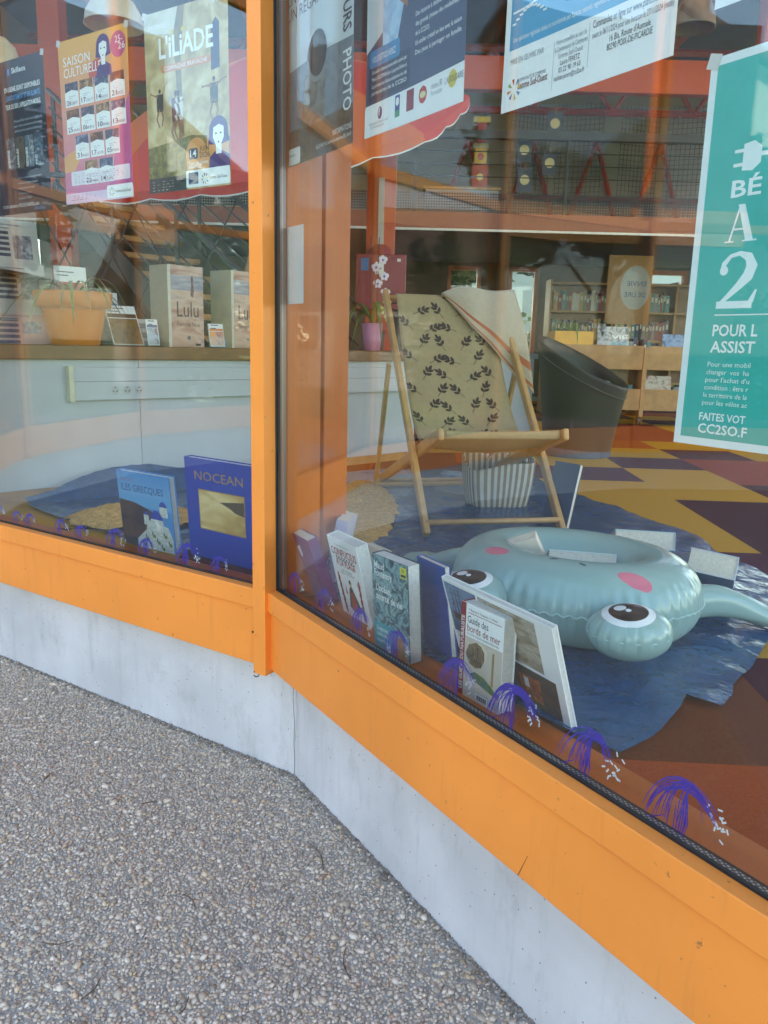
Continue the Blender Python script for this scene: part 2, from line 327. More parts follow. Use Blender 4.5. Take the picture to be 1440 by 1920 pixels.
# ---------------------------------------------------------------- the library building: facade bays
lib = root('library_building', (0, 4, 0)); tag(lib, 'orange framed glass library with grey plinth around a curved forecourt', 'building')
TOP = [4.5, 4.5, 4.5, 4.5, 4.5, 4.5, 4.5]
for i in range(7):
    h = TOP[i]; near = i in (0, 1, 2)
    p = MB(); wallhex(p, i, 0, .24, -.1, .50, m_plinth); p.build('plinth', lib)
    f = MB()          # sill rail with its raised front lip, one L-shaped bar
    pr = [cpt(i, a)+DV[i]*.002 for a in (-.098, -.068, -.036)]; pq = [cpt(i+1, a)-DV[i]*.002 for a in (-.098, -.068, -.036)]
    sec = [(0, .532), (2, .532), (2, .553), (1, .553), (1, .588), (0, .588)]
    f.add([(pr[k].x, pr[k].y, z) for k, z in sec]+[(pq[k].x, pq[k].y, z) for k, z in sec], [(5, 4, 3, 2, 1, 0), (6, 7, 8, 9, 10, 11)]+[(k, (k+1) % 6, 6+(k+1) % 6, 6+k) for k in range(6)], m_orange)
    fo = f.build('sill_rail', lib, bevel=.002)
    q = MB(); wallhex(q, i, -.080, -.02, 2.27, 2.34, m_orange, .02, .02); q.build('transom', fo)
    q = MB(); wallhex(q, i, -.098, -.02, h-.12, h, m_orange, .002, .002); q.build('head_rail', fo)
    q = MB(); wallhex(q, i, -.036, .078, .50, .5535, m_orange_shade, .0, .0); q.build('inner_sill', fo)
    q = MB(); wallhex(q, i, -.088, .0, .362, .532, m_orange, .006, .006); q.build('lower_panel', fo, bevel=.002)
    q = MB(); wallhex(q, i, -.068, -.0625, .556, .592, m_black, .01, .01); wallhex(q, i, -.0355, -.024, .5535, .574, m_black, .01, .01); wallhex(q, i, -.058, -.040, .556, .574, m_black, .01, .01); q.build('gasket', fo)
    q = MB(); wallhex(q, i, -.0575, -.0405, .574, .582, m_spacer, .01, .01); q.build('spacer_bar', fo)
    for a0, a1 in ((-.062, -.058), (-.040, -.036)):
        for z0, z1 in ((.558, 2.30), (2.31, h-.06)):
            q = MB(); wallhex(q, i, a0, a1, z0, z1, m_glass, .008, .008); q.build('glass_pane', fo)
for j in range(1, 7):          # mullions stand at the corners, square to the bay on their left
    h = min(TOP[j-1], TOP[j]); c = cpt(j, -.115); d, n = DV[j], NV[j]
    def cp(s, o): q = c+d*s+n*(o+.115); return (q.x, q.y)
    mu = MB(); mu.hexa([(*cp(s, o), z) for z in (.350, h) for s, o in ((.0295, -.115), (-.0145, -.115), (-.0145, -.066), (.0295, -.066))], m_orange); mo = mu.build('mullion', lib, bevel=.0015)
    g = MB(); e = cpt(j, -.072); g.hexa([(*(e+v), z) for z in (.56, h-.1) for v in (DV[j]*.004-NV[j]*.002, -DV[j-1]*.004-NV[j-1]*.002, -DV[j-1]*.004+NV[j-1]*.009, DV[j]*.004+NV[j]*.009)], m_black); g.build('corner_gasket', mo)
    g = MB(); e = cpt(j, -.049)
    for dd, nn in ((-DV[j-1], NV[j-1]), (DV[j], NV[j])):
        g.hexa([(*(e+dd*a+nn*o), z) for z in (.583, h-.13) for a, o in ((-.004, -.0085), (.020, -.0085), (.020, .0085), (-.004, .0085))], m_spacer)
    g.build('spacer_bar', mo)
    g = MB(); e = cpt(j, .02)
    g.hexa([(*(e+v), z) for z in (.5535, h-.1) for v in (DV[j]*.055-NV[j]*.052, -DV[j-1]*.018-NV[j-1]*.052, -DV[j-1]*.018+NV[j-1]*.05, DV[j]*.055+NV[j]*.05)], m_orange_shade); g.build('inner_jamb', mo, bevel=.003)
scr = MB(); scr.tube([pA(.03, .47, -.117), pA(.03, .47, -.1145)], .0032, m_dark, 8); scr.build('screw', lib)
hk = MB(); q0 = pA(.022, .352, -.112); hk.tube([q0+Vector((.008*math.cos(t), 0, -.004+.009*math.sin(t))) for t in [k*.45 for k in range(-6, 7)]], .0016, m_dark, 6); hk.build('hook', lib)
post = MB(); c = Vector((-.185, 2.285)); u = Vector((math.cos(R(-38)), math.sin(R(-38))))*.052; v = Vector((-u.y, u.x))
post.hexa([(*(c+a*u+b_*v), z) for z in (FZ, 4.9) for a, b_ in ((-1, -1), (1, -1), (1, 1), (-1, 1))], m_orange_shade); post.build('post', lib, bevel=.004)
# roof over the main room, fascia and the lower roof of the wing
m_deck = M('blue grey roof deck', (.06, .07, .10), .6, var=.15, scale=3)
m_roofw = M('brown fascia', (.16, .09, .05), .6)
RX0, RX1, RY1 = -4.6, 8.0, 12.0
rf = MB(); pts = [cpt(j, -.55) for j in (0, 1, 2, 3)]
rf.prism([tuple(pts[0]), (1.3, pts[0].y), (1.3, 3.9), (RX0, 3.9), (RX0, pts[3].y+.1), tuple(pts[3]), tuple(pts[2]), tuple(pts[1])], 5.0, 5.25, m_deck)
for y0, y1 in ((5.5, 6.8), (8.4, RY1+.5)): rf.box((RX0, y0, 5.0), (RX1, y1, 5.25), m_deck)
rf.box((1.3, pts[0].y, 5.0), (RX1, .6, 5.25), m_deck); rf.box((1.3, 3.5, 5.0), (RX1, 3.9, 5.25), m_deck)
rfo = rf.build('roof', lib)
def opal():      # unseen translucent roof panels, added to scatter more daylight into the room
    m = bpy.data.materials.new('opal rooflight'); m.use_nodes = True; n = m.node_tree.nodes; l = m.node_tree.links; n.remove(n['Principled BSDF'])
    t = n.new('ShaderNodeBsdfTranslucent'); t.inputs[0].default_value = (.32, .30, .27, 1); l.new(t.outputs[0], n['Material Output'].inputs[0]); return m
m_opal = opal()
for x0, y0, x1, y1 in ((RX0, 3.9, RX1, 5.5), (RX0, 6.8, RX1, 8.4), (1.3, .6, RX1, 3.5)):
    q = MB(); q.box((x0, y0, 5.18), (x1, y1, 5.184), m_opal); q.build('added_rooflight', rfo)
fs = MB()
for i in (0, 1, 2): wallhex(fs, i, -.08, .05, 4.5, 4.999, m_orange)
fs.build('fascia', lib)
for i in (3, 4, 5, 6):
    wr = MB(); wallhex(wr, i, -.14, .06, 4.5, 4.58, m_roofw); wr.build('wing_coping', lib)
for i in (5, 6):
    wr = MB(); wallhex(wr, i, 1.5, 1.7, -.1, 4.5, M('dark wing screen', (.10, .06, .05), .7, var=.2, scale=3)); wr.build('added_wing_screen', lib)  # unseen dark wall added to keep bright sky out of the pane reflections
    wr = MB(); wallhex(wr, i, 1.40, 1.498, 2.35, 2.7, m_orange); wr.build('wing_beam', lib)

# ---------------------------------------------------------------- library floor: slab and carpet tiles
sl = MB(); s_in = [cpt(j, .079) for j in (0, 1, 2, 3)]
sl.prism([tuple(s_in[0]), (RX1, s_in[0].y), (RX1, RY1), (RX0, RY1), (RX0, s_in[3].y+.5), tuple(s_in[3]), tuple(s_in[2]), tuple(s_in[1])], .30, FZ-.008, M('screed', (.25, .24, .23), .9))
floor_ob = tag(sl.build('library_floor'), kind='structure')
tile_m = {k: M('carpet '+k, c, .95, var=.16, scale=220, bump=.5, bscale=700, spec=.08) for k, c in dict(yellow='#c48f22', purple='#521c30', salmon='#98371f', burgundy='#480d18', orange='#a84812', brown='#6f3610').items()}
TO = Vector((1.453, 4.745)); th = R(-2.6); TX = Vector((math.cos(th), math.sin(th)))*.505; TY = Vector((-math.sin(th), math.cos(th)))*.505
fix = {(0, 0): 'purple', (-1, 0): 'yellow', (-1, -1): 'purple', (0, -1): 'yellow', (0, 1): 'yellow', (1, 1): 'purple', (1, 0): 'salmon', (1, -1): 'salmon', (1, -2): 'burgundy', (0, -2): 'yellow', (0, -3): 'burgundy', (0, -4): 'burgundy',
       (-1, -2): 'yellow', (-1, -3): 'yellow', (-1, -4): 'yellow', (-1, -5): 'purple', (0, -5): 'purple', (-1, -6): 'yellow', (-1, -7): 'burgundy', (-2, -7): 'brown', (-2, -8): 'orange', (-1, -8): 'brown', (-2, -6): 'salmon', (-2, -5): 'yellow',
       (0, 2): 'orange', (-1, 1): 'purple', (-1, 2): 'burgundy', (0, 3): 'salmon', (1, 2): 'yellow', (1, 3): 'salmon', (2, 1): 'yellow', (2, 0): 'salmon', (0, -6): 'salmon', (0, -7): 'orange', (0, -8): 'burgundy'}
def clip(poly, n, c):
    out = []
    for k in range(len(poly)):
        a, b2 = poly[k], poly[(k+1) % len(poly)]; da, db = a.dot(n)-c, b2.dot(n)-c
        if da >= 0: out.append(a)
        if (da >= 0) != (db >= 0): out.append(a+(b2-a)*(da/(da-db)))
    return out
tmesh = {}; tr = random.Random(5)
for j in range(-10, 12):
    for i in range(-6, 8):
        kcol = fix.get((i, j)) or tr.choice(['yellow', 'yellow', 'purple', 'burgundy', 'salmon', 'orange'])
        g = .0006; q = [TO+TX*(i+a)+TY*(j+b_) for a, b_ in ((g, g), (1-g, g), (1-g, 1-g), (g, 1-g))]
        if max(p.y for p in q) > RY1-.1 or max(p.x for p in q) > RX1-.1: continue
        inB = all((p-P0).dot(NV[1]) > .08 for p in q); inA = all((p-P0).dot(NV[2]) > .08 for p in q)
        inC = all((p-K[3]).dot(NV[3]) > .08 for p in q); in0 = all((p-K[1]).dot(NV[0]) > .08 for p in q)
        ctr = TO+TX*(i+.5)+TY*(j+.5)
        if not in0 and ctr.y < K[1].y+.2: continue
        if inA or inB:
            if kcol not in tmesh:
                t0 = MB(); t0.prism([tuple(p-ctr) for p in q], -.008, 0, tile_m[kcol]); tmesh[kcol] = t0.mesh('carpet_tile')
            o = bpy.data.objects.new('carpet_tile', tmesh[kcol]); col.objects.link(o); o.parent = floor_ob; o.location = Vector((ctr.x, ctr.y, FZ))-ORI[floor_ob]
        else:
            bis = (NV[1]-NV[2]).normalized()       # splits the corner between the two bays
            t0 = MB()
            for n, c, sg in ((NV[1], P0.dot(NV[1])+.08, 1), (NV[2], P0.dot(NV[2])+.08, -1)):
                pp = clip(clip(q, bis*sg, P0.dot(bis*sg)), n, c)
                if len(pp) > 2: t0.prism([tuple(p) for p in pp], FZ-.008, FZ, tile_m[kcol])
            if t0.f: t0.build('carpet_tile', floor_ob)

# weathering: corner crack in the plinth render, scratches in the panel
ck = MB(); cpts = [(.004, .31), (.006, .24), (.001, .17), (.003, .10), (.0, .05), (.002, .0)]
for (s0, z0), (s1, z1) in zip(cpts, cpts[1:]): ck.add([pA(s0-.0007, z0, -.0012), pA(s0+.0007, z0, -.0012), pA(s1+.0007, z1, -.0012), pA(s1-.0007, z1, -.0012)], [(0, 1, 2, 3)], m_dark)
ck.build('crack', lib)
ck = MB(); cpts = [(.004, .31), (.012, .25), (.016, .21), (.010, .16), (.002, .11)]
for (s0, z0), (s1, z1) in zip(cpts, cpts[1:]): ck.add([pB(s0, z0, -.0012), pB(s0+.001, z0, -.0012), pB(s1+.001, z1, -.0012), pB(s1, z1, -.0012)], [(0, 1, 2, 3)], m_dark)
ck.build('crack', lib)
ck = MB(); ck.add([pB(1.012, .363, -.0884), pB(1.0145, .364, -.0884), pB(1.034, .414, -.0884), pB(1.0335, .415, -.0884)], [(0, 1, 2, 3)], M('scratch', (.20, .06, .015), .7)); ck.build('scratch', lib)
# ---------------------------------------------------------------- the room: walls, mezzanine, columns, roof steel
m_tan = M('tan wall', (.42, .33, .24), .85, var=.06, scale=2)
m_grey = M('pale grey wall', (.42, .40, .44), .85, var=.05, scale=2)
def wall_x(name, y, z0, z1, x0, x1, wins, m, wz):      # wall along x at y with window openings
    b = MB(); xs = x0
    for a, c in wins:
        if a > xs: b.box((xs, y, z0), (a, y+.2, z1), m)
        b.box((a, y, z0), (c, y+.2, wz[0]), m); b.box((a, y, wz[1]), (c, y+.2, z1), m); xs = c
    b.box((xs, y, z0), (x1, y+.2, z1), m); o = b.build(name, lib)
    for a, c in wins:
        t = .06
        for p_, q_ in (((a, wz[0]), (a+t, wz[1])), ((c-t, wz[0]), (c, wz[1])), ((a+t, wz[0]), (c-t, wz[0]+t)), ((a+t, wz[1]-t), (c-t, wz[1]))):
            f = MB(); f.box((p_[0], y+.04, p_[1]), (q_[0], y+.14, q_[1]), m_orange_shade); f.build('frame_bar', o)
        g = MB(); g.box((a+t, y+.085, wz[0]+t), (c-t, y+.09, wz[1]-t), m_glass); g.build('glass_pane', o)
    return o
wall_x('back_wall', RY1, -.1, 2.6, RX0, RX1, [(.85, 1.35), (1.75, 2.2), (3.2, 4.4), (5.0, 7.6)], M('dark panelling', (.12, .085, .065), .7, var=.15, scale=4), (.75, 2.42))
wall_x('upper_back_wall', RY1, 2.6, 5.0, RX0, RX1, [(4.6, 6.0), (6.3, 7.7)], m_tan, (2.9, 4.7))
def wall_y(name, x, z0, z1, y0, y1, wins, m, wz):
    b = MB(); ys = y0
    for a, c in wins:
        b.box((x, ys, z0), (x+.2, a, z1), m); b.box((x, a, z0), (x+.2, c, wz[0]), m); b.box((x, a, wz[1]), (x+.2, c, z1), m); ys = c
    b.box((x, ys, z0), (x+.2, y1, z1), m); o = b.build(name, lib)
    for a, c in wins:
        g = MB(); g.box((x+.09, a, wz[0]), (x+.096, c, wz[1]), m_glass); g.build('glass_pane', o)
        f = MB(); f.box((x+.05, (a+c)/2-.03, wz[0]), (x+.15, (a+c)/2+.03, wz[1]), m_orange_shade); f.build('window_frame', o)
wall_y('side_wall', RX1, -.1, 5.0, -.5, RY1, [(.0, 2.6), (3.2, 6.6), (7.2, 11)], m_tan, (.9, 4.6))
wall_y('side_wall', RX0-.2, -.1, 5.0, 3.9, RY1, [(4.4, 7.4), (8.2, 11.2)], m_tan, (.9, 4.6))
mz = root('mezzanine', (2, 8.6, 2.4)); tag(mz, 'steel mezzanine gallery with red edge beam and perforated guard above the bookshelves', 'mezzanine')
b = MB(); b.box((RX0+.1, 8.50, 2.44), (RX1-.1, 8.60, 2.60), M('brick red edge', (.30, .075, .04), .45)); b.build('edge_beam', mz)
b = MB(); b.box((RX0+.1, 8.60, 2.46), (RX1-.1, 11.98, 2.58), m_deck); b.build('deck', mz)
b = MB(); b.box((RX0+.1, 8.47, 2.415), (RX1-.1, 8.50, 2.437), M('white trim', (.75, .75, .74), .4)); b.build('trim_strip', mz)
def perf():
    m = bpy.data.materials.new('perforated sheet'); m.use_nodes = True; n = m.node_tree.nodes; l = m.node_tree.links; bs = n['Principled BSDF']; bs.inputs['Base Color'].default_value = (.03, .03, .04, 1); bs.inputs['Metallic'].default_value = .4
    tc = n.new('ShaderNodeTexCoord'); v = n.new('ShaderNodeTexVoronoi'); v.inputs['Scale'].default_value = 38; v.inputs['Randomness'].default_value = 0; l.new(tc.outputs['Object'], v.inputs['Vector'])
    lt = n.new('ShaderNodeMath'); lt.operation = 'LESS_THAN'; lt.inputs[1].default_value = .40; l.new(v.outputs['Distance'], lt.inputs[0])
    t = n.new('ShaderNodeBsdfTransparent'); mx = n.new('ShaderNodeMixShader'); l.new(lt.outputs[0], mx.inputs[0]); l.new(bs.outputs[0], mx.inputs[1]); l.new(t.outputs[0], mx.inputs[2]); l.new(mx.outputs[0], n['Material Output'].inputs[0]); return m
m_perf = perf()
for k in range(8):
    x0 = RX0+.2+k*1.55; b = MB(); b.box((x0, 8.515, 2.61), (x0+1.5, 8.519, 2.80), m_perf); b.build('guard_panel', mz)
b = MB(); b.box((RX0+.1, 8.48, 3.31), (RX1-.1, 8.56, 3.385), m_dark); b.build('handrail', mz)
for z in (2.95, 3.07, 3.19):
    b = MB(); b.tube([(RX0+.1, 8.52, z), (RX1-.1, 8.52, z)], .006, m_dark, 6); b.build('guard_wire', mz)
for k in range(9):
    b = MB(); x0 = RX0+.18+k*1.55; b.bar((x0, 8.54, 2.60), (x0, 8.54, 3.31), .035, .03, m_dark); b.build('guard_post', mz)
# roof steel
m_beam = M('orange red steel', (.62, .085, .02), .38, var=.05)
b = MB(); b.box((RX0+.1, 8.35, 3.72), (RX1-.1, 8.46, 4.02), m_beam); b.build('beam', lib)
for y in (4.2, 6.4, 10.6):
    t = MB()
    for z in (4.15, 4.85): t.tube([(RX0+.1, y, z), (RX1-.1, y, z)], .045, m_red, 8)
    n = 12; dx = (RX1-RX0-.4)/n
    for k in range(n):
        x = RX0+.2+k*dx; t.tube([(x, y, 4.15), (x+dx/2, y, 4.85)], .028, m_red, 6); t.tube([(x+dx/2, y, 4.85), (x+dx, y, 4.15)], .028, m_red, 6)
    t.build('roof_truss', lib)
for x in (-3.4, -1.7, 0, 1.7, 3.4, 5.1, 6.8):
    t = MB(); t.box((x-.05, 3.6 if x < 0 else 3.0, 4.88), (x+.05, RY1-.1, 4.995), m_beam); t.build('purlin', lib)
t = MB()          # wall bracing over the gallery
for k, x in enumerate((.6, 1.5, 2.4, 3.3)):
    t.tube([(x, 11.8, 2.7), (x+.45, 11.8, 4.1)], .035, m_red, 6); t.tube([(x+.45, 11.8, 4.1), (x+.9, 11.8, 2.7)], .035, m_red, 6)
t.tube([(.4, 11.8, 3.35), (4.6, 11.8, 3.35)], .035, m_red, 6); t.build('wall_brace', lib)
pn = MB(); pn.box((1.3, 11.90, 2.62), (4.5, 11.97, 4.6), m_grey); pn.build('wall_panel', lib)
for x, y in ((-.075, 6.1), (3.6, 8.3), (-3.3, 8.3), (6.9, 8.3)):
    c = MB(); c.box((x-.105, y-.1, FZ), (x+.105, y+.1, 4.9), m_beam); co = c.build('column', lib, bevel=.004)
    if y < 7:
        c = MB(); c.box((x-.02, y-.128, 1.95), (x+.022, y-.101, 2.42), m_white); c.build('cable_duct', co)
# fire cabinet on the column
fc = root('fire_cabinet', (-.065, 5.98, 1.5)); tag(fc, 'dark red wall cabinet with pictogram stickers hanging on the orange column', 'fire cabinet')
m_fire = M('fire red', (.28, .018, .03), .4, var=.05)
b = MB(); b.box((-.245, 5.86, 1.5), (.115, 5.99, 1.885), m_fire); b.build('case', fc, bevel=.006)
b = MB(); b.box((-.22, 5.852, 1.525), (.09, 5.861, 1.86), m_fire); b.build('door', fc, bevel=.003)
b = MB(); b.lathe([(.001, .075), (.04, .07), (.075, .04), (.085, 0)], (-.075, 5.93, 1.886), m_fire, 20); b.build('bell', fc, smooth=True)
b = MB(); b.box((-.105, 5.849, 1.745), (-.045, 5.8515, 1.83), m_paper); b.box((-.21, 5.849, 1.77), (-.155, 5.8515, 1.855), M('blue label', '#3f6fae', .4)); b.box((.05, 5.849, 1.835), (.075, 5.8515, 1.855), m_paper)
b.add([(-.075+.013*math.cos(t), 5.8485, 1.79+.013*math.sin(t)) for t in [k*.6283 for k in range(10)]], [tuple(range(10))], m_fire); b.build('sticker', fc)
# ---------------------------------------------------------------- counter along the inner side
LPo = Vector((-1.4, 3.45)); Ldir = Vector((1.13, 1.05)).normalized(); Lnv = Vector((Ldir.y, -Ldir.x))      # Lnv faces the windows
CT = 1.215
def pl(s, back, z): q = LPo+Ldir*s-Lnv*back; return Vector((q.x, q.y, z))
def lbox(mb, s0, s1, b0, b1, z0, z1, m): mb.hexa([pl(s, b_, z) for z in (z0, z1) for s, b_ in ((s0, b0), (s1, b0), (s1, b1), (s0, b1))], m)
ct = root('window_counter', pl(.8, .2, FZ)); tag(ct, 'long low counter with brown wooden top and white front panel behind the window', 'counter')
b = MB(); lbox(b, -.42, 2.15, -.03, .42, 1.155, CT, m_woodd); b.build('counter_top', ct, bevel=.004)
for s0, s1 in ((-.42, .335), (.338, 1.235), (1.238, 2.1)):
    b = MB(); lbox(b, s0, s1, .0, .02, .60, 1.155, m_white); b.build('front_panel', ct)
b = MB(); lbox(b, -.42, 2.1, .012, .025, FZ, .60, m_wood); b.build('skirting', ct)
b = MB(); lbox(b, 2.1, 2.15, .0, .40, FZ, 1.155, m_white); b.build('end_panel', ct)
b = MB(); lbox(b, .02, 2.05, -.03, -.001, .976, 1.12, m_white); tk = b.build('trunking', ct, bevel=.003)
b = MB(); lbox(b, .02, 2.05, -.0315, -.0305, 1.058, 1.061, M('grey line', (.25, .25, .25), .6)); b.build('trunking_joint', tk)
b = MB(); lbox(b, .0, .02, -.036, -.001, .972, 1.126, M('cream cap', (.62, .58, .42), .5)); b.build('trunking_cap', tk)
for s in (.205, .262, .319):
    b = MB(); c = pl(s, -.031, 1.02); t0 = Vector((Ldir.x, Ldir.y, 0)); nn = Vector((Lnv.x, Lnv.y, 0))
    def disc(rad, off, m, cx=0, cz=0, n=20): b.add([c+nn*off+t0*(cx+rad*math.cos(6.2832*k/n))+Vector((0, 0, cz+rad*math.sin(6.2832*k/n))) for k in range(n)], [tuple(range(n))], m)
    disc(.0235, .001, m_white); disc(.0195, .0016, M('socket well', (.42, .42, .42), .5)); disc(.0033, .0022, m_black, -.008, -.004, 8); disc(.0033, .0022, m_black, .008, -.004, 8); disc(.003, .0022, m_dark, 0, .011, 8)
    b.build('socket', tk)
ct2 = root('white_cabinet', (1.02, 5.28, FZ)); tag(ct2, 'white low cabinet with grey worktop standing behind the deck chair', 'cabinet')
b = MB(); b.box((.45, 5.55, FZ), (1.02, 5.95, 1.18), m_white); b.build('body', ct2, bevel=.004)
b = MB(); b.box((.43, 5.52, 1.18), (1.04, 5.97, 1.215), m_grey); b.build('worktop', ct2, bevel=.003)
# ---------------------------------------------------------------- stairs to the gallery
st = root('staircase', (-1.9, 6.6, FZ)); tag(st, 'black steel staircase with wooden treads and slanting rails up to the gallery', 'staircase')
A0 = Vector((-.55, 6.1, FZ)); A1 = Vector((-3.0, 8.45, 2.55)); N = 11; dxy = Vector((A1.x-A0.x, A1.y-A0.y, 0)).normalized(); sd_ = Vector((dxy.y, -dxy.x, 0))
def sp(t, side, up): return A0+(A1-A0)*t+sd_*side+Vector((0, 0, up))
for sgn in (-.45, .45):
    b = MB(); b.bar(sp(0, sgn, .1), sp(1, sgn, .1), .03, .2, m_dark); b.build('stringer', st)
    b = MB(); b.tube([sp(0, sgn, 1.0), sp(1, sgn, 1.0)], .022, m_dark, 8); b.build('handrail', st)
    for hh in (.35, .52, .69, .85):
        b = MB(); b.tube([sp(0, sgn, hh), sp(1, sgn, hh)], .008, m_dark, 6); b.build('rail_bar', st)
    for t in (.04, .35, .66, .97):
        b = MB(); b.bar(sp(t, sgn, .1), sp(t, sgn, 1.0), .03, .03, m_dark); b.build('post', st)
for k in range(N):
    p = sp((k+.6)/N, 0, .04); b = MB(); b.hexa([p+dxy*a+sd_*c+Vector((0, 0, z)) for z in (0, .045) for a, c in ((-.13, .43), (-.13, -.43), (.13, -.43), (.13, .43))], m_wood); b.build('tread', st)
# cross wires on the landing guard beside the stairs
lg = root('wire_guard', (-2.6, 6.0, 1.6)); tag(lg, 'black crossed wire guard panel standing in front of the stair flight', 'guard')
for k in range(5):
    b = MB(); x = -3.0+k*.35; b.tube([(x, 5.95, FZ+.1), (x+.9, 5.95, 2.35)], .006, m_dark, 6); b.build('wire', lg); b = MB(); b.tube([(x+.9, 5.965, FZ+.1), (x, 5.965, 2.35)], .006, m_dark, 6); b.build('wire', lg)
for x in (-3.05, -.95):
    b = MB(); b.bar((x, 5.957, FZ), (x, 5.957, 2.4), .03, .03, m_dark); b.build('post', lg)
b = MB(); b.bar((-3.05, 5.957, 2.38), (-.95, 5.957, 2.38), .03, .03, m_dark); b.build('top_bar', lg)
# ---------------------------------------------------------------- posters on the inner face of the glass
PO = -.028
def poster_map(bay, s_left, z0, tilt=0, curl=.004, w=.31, h=.44):
    """lower left corner as seen from outside at s_left; paper hangs a few millimetres behind the pane"""
    P = pA if bay == 'A' else pB; sg = -1 if bay == 'A' else 1; n = NV[2] if bay == 'A' else NV[1]; c, s_ = math.cos(tilt), math.sin(tilt)
    def f(u, v, lay=0):
        a = u*c-v*s_; d = u*s_+v*c
        cu = curl*(.45+.30*math.sin(3.0*u/w+.4)+.30*math.sin(4.2*v/h+2*u/w))
        q = P(s_left+sg*a, z0+d, PO+cu-lay*.00022)
        return q
    return f
def poster(name, label, bay, s_left, z0, w, h, paper, tilt=0, curl=.004):
    f = poster_map(bay, s_left, z0, tilt, curl, w, h); o = root(name, f(w/2, 0)); tag(o, label, 'poster')
    b = MB(); b.grid(lambda i, j: f(i*w, j*h), 26, 34, paper); b.build('paper', o, smooth=True)
    sh = Sheet(lambda u, v, lay: f(u, v, lay)); sh.fine = .022; sh.o = o; sh.w = w; sh.h = h
    t = MB(); tm = M('clear tape', (.62, .60, .56), .25)
    for u, v in ((.004, h-.004), (w-.004, h-.004)): t.add([f(u+a, v+c, 4) for a, c in ((-.011, -.006), (.006, -.011), (.011, .006), (-.006, .011))], [(0, 1, 2, 3)], tm)
    t.build('tape', o); return sh
def mc(h, r=.4): return M('ink '+h, h, r, var=.03)
W_, K_, NAVY, PUR, ORA = mc('#f2f2f0'), mc('#191a20'), mc('#232a4a'), mc('#43206b'), mc('#e29a55')
def grad(name, c0, c1, axis=2):
    m = bpy.data.materials.new(name); m.use_nodes = True; n = m.node_tree.nodes; l = m.node_tree.links; bs = n['Principled BSDF']; bs.inputs['Roughness'].default_value = .35
    tc = n.new('ShaderNodeTexCoord'); sx = n.new('ShaderNodeSeparateXYZ'); rp = n.new('ShaderNodeValToRGB')
    for e, c in zip(rp.color_ramp.elements, (c0, c1)): e.color = lin(c)+(1,)
    l.new(tc.outputs['Generated'], sx.inputs[0]); l.new(sx.outputs[axis], rp.inputs[0]); l.new(rp.outputs[0], bs.inputs['Base Color']); return m
def rounded(s, u0, v0, u1, v1, r, m, lay):
    pts = []
    for cx, cy, a in ((u1-r, v1-r, 0), (u0+r, v1-r, 90), (u0+r, v0+r, 180), (u1-r, v0+r, 270)): pts += [(cx+r*math.cos(R(a+k*22.5)), cy+r*math.sin(R(a+k*22.5))) for k in range(5)]
    s.poly(pts, m, lay)
def lady(s, u, v, k, lay=4):       # drawn head with a purple bob and high collar
    s.poly([(u-.34*k, v), (u+.36*k, v), (u+.33*k, v+.26*k), (u+.12*k, v+.36*k), (u-.12*k, v+.36*k), (u-.30*k, v+.24*k)], PUR, lay)
    s.disc(u, v+.80*k, .30*k, .30*k, PUR, lay, 18); s.poly([(u-.30*k, v+.80*k), (u-.34*k, v+.52*k), (u-.12*k, v+.5*k), (u+.12*k, v+.5*k), (u+.34*k, v+.54*k), (u+.30*k, v+.8*k)], PUR, lay)
    s.poly([(u-.09*k, v+.30*k), (u+.09*k, v+.30*k), (u+.09*k, v+.5*k), (u-.09*k, v+.5*k)], W_, lay+1)
    s.poly([(u-.16*k, v+.86*k), (u-.18*k, v+.66*k), (u-.08*k, v+.47*k), (u+.06*k, v+.46*k), (u+.17*k, v+.64*k), (u+.17*k, v+.86*k), (u+.02*k, v+.92*k)], W_, lay+1)
    for e in (-.075, .075): s.disc(u+e*k, v+.73*k, .035*k, .02*k, K_, lay+2, 8)
    s.disc(u, v+.545*k, .03*k, .022*k, mc('#7a2a5a'), lay+2, 8)
def sunburst(s, u, v, r, lay=3):
    for k, c in enumerate(('#d8b93a', '#3f8fb0', '#c2503a', '#7fae4a', '#e08a3a', '#4a5a9a', '#d8b93a', '#3f8fb0')):
        a = R(k*45+10); s.poly([(u+r*.35*math.cos(a), v+r*.35*math.sin(a)), (u+r*math.cos(a+.18), v+r*math.sin(a+.18)), (u+r*math.cos(a-.18), v+r*math.sin(a-.18))], mc(c), lay)
# Season programme
s = poster('poster', 'orange and pink season programme poster with grid of dated show cards', 'A', .888, 1.650, .314, .455, grad('sunset print', '#d2649c', '#efab4c'), curl=.003)
w, h = s.w, s.h
s.poly([(w*.62, 0), (w, 0), (w, h*.62), (w*.86, h*.46), (w*.72, h*.2)], mc('#c05a96'), 1); s.poly([(0, h*.3), (.06, h*.34), (.075, h*.27), (.05, h*.21), (0, h*.2)], mc('#e6a060'), 1)
s.text('SAISON', .022, h*.845, .026, W_, .125); s.text('CULTURELLE', .022, h*.778, .026, W_, .175)
s.disc(w*.58, h*.77, .045, .035, mc('#c8503f'), 1); lady(s, w*.66, h*.735, .10); s.disc(w*.87, h*.895, .033, .034, mc('#b8487f'), 2); s.text('25-', w*.83, h*.905, .018, W_, .032); s.text('26', w*.87, h*.865, .018, W_, .03)
dts = [['26SEPT.', '17OCT', '14NOV.', '21DÉC.'], ['25JAN', '06FÉV', '10MARS', '13MARS'], ['31MARS', '17AVR', '05MAI'], ['22MAI', '14JUIN']]
ph = [PM('stage photo %d' % k, c, 60) for k, c in enumerate((['#15161f', '#3a3550', '#7a6a80'], ['#2a1c16', '#8a5a3a', '#c9a070'], ['#1a2036', '#34486c', '#8a90a8'], ['#20140f', '#6a2f22', '#b07a4a']))]
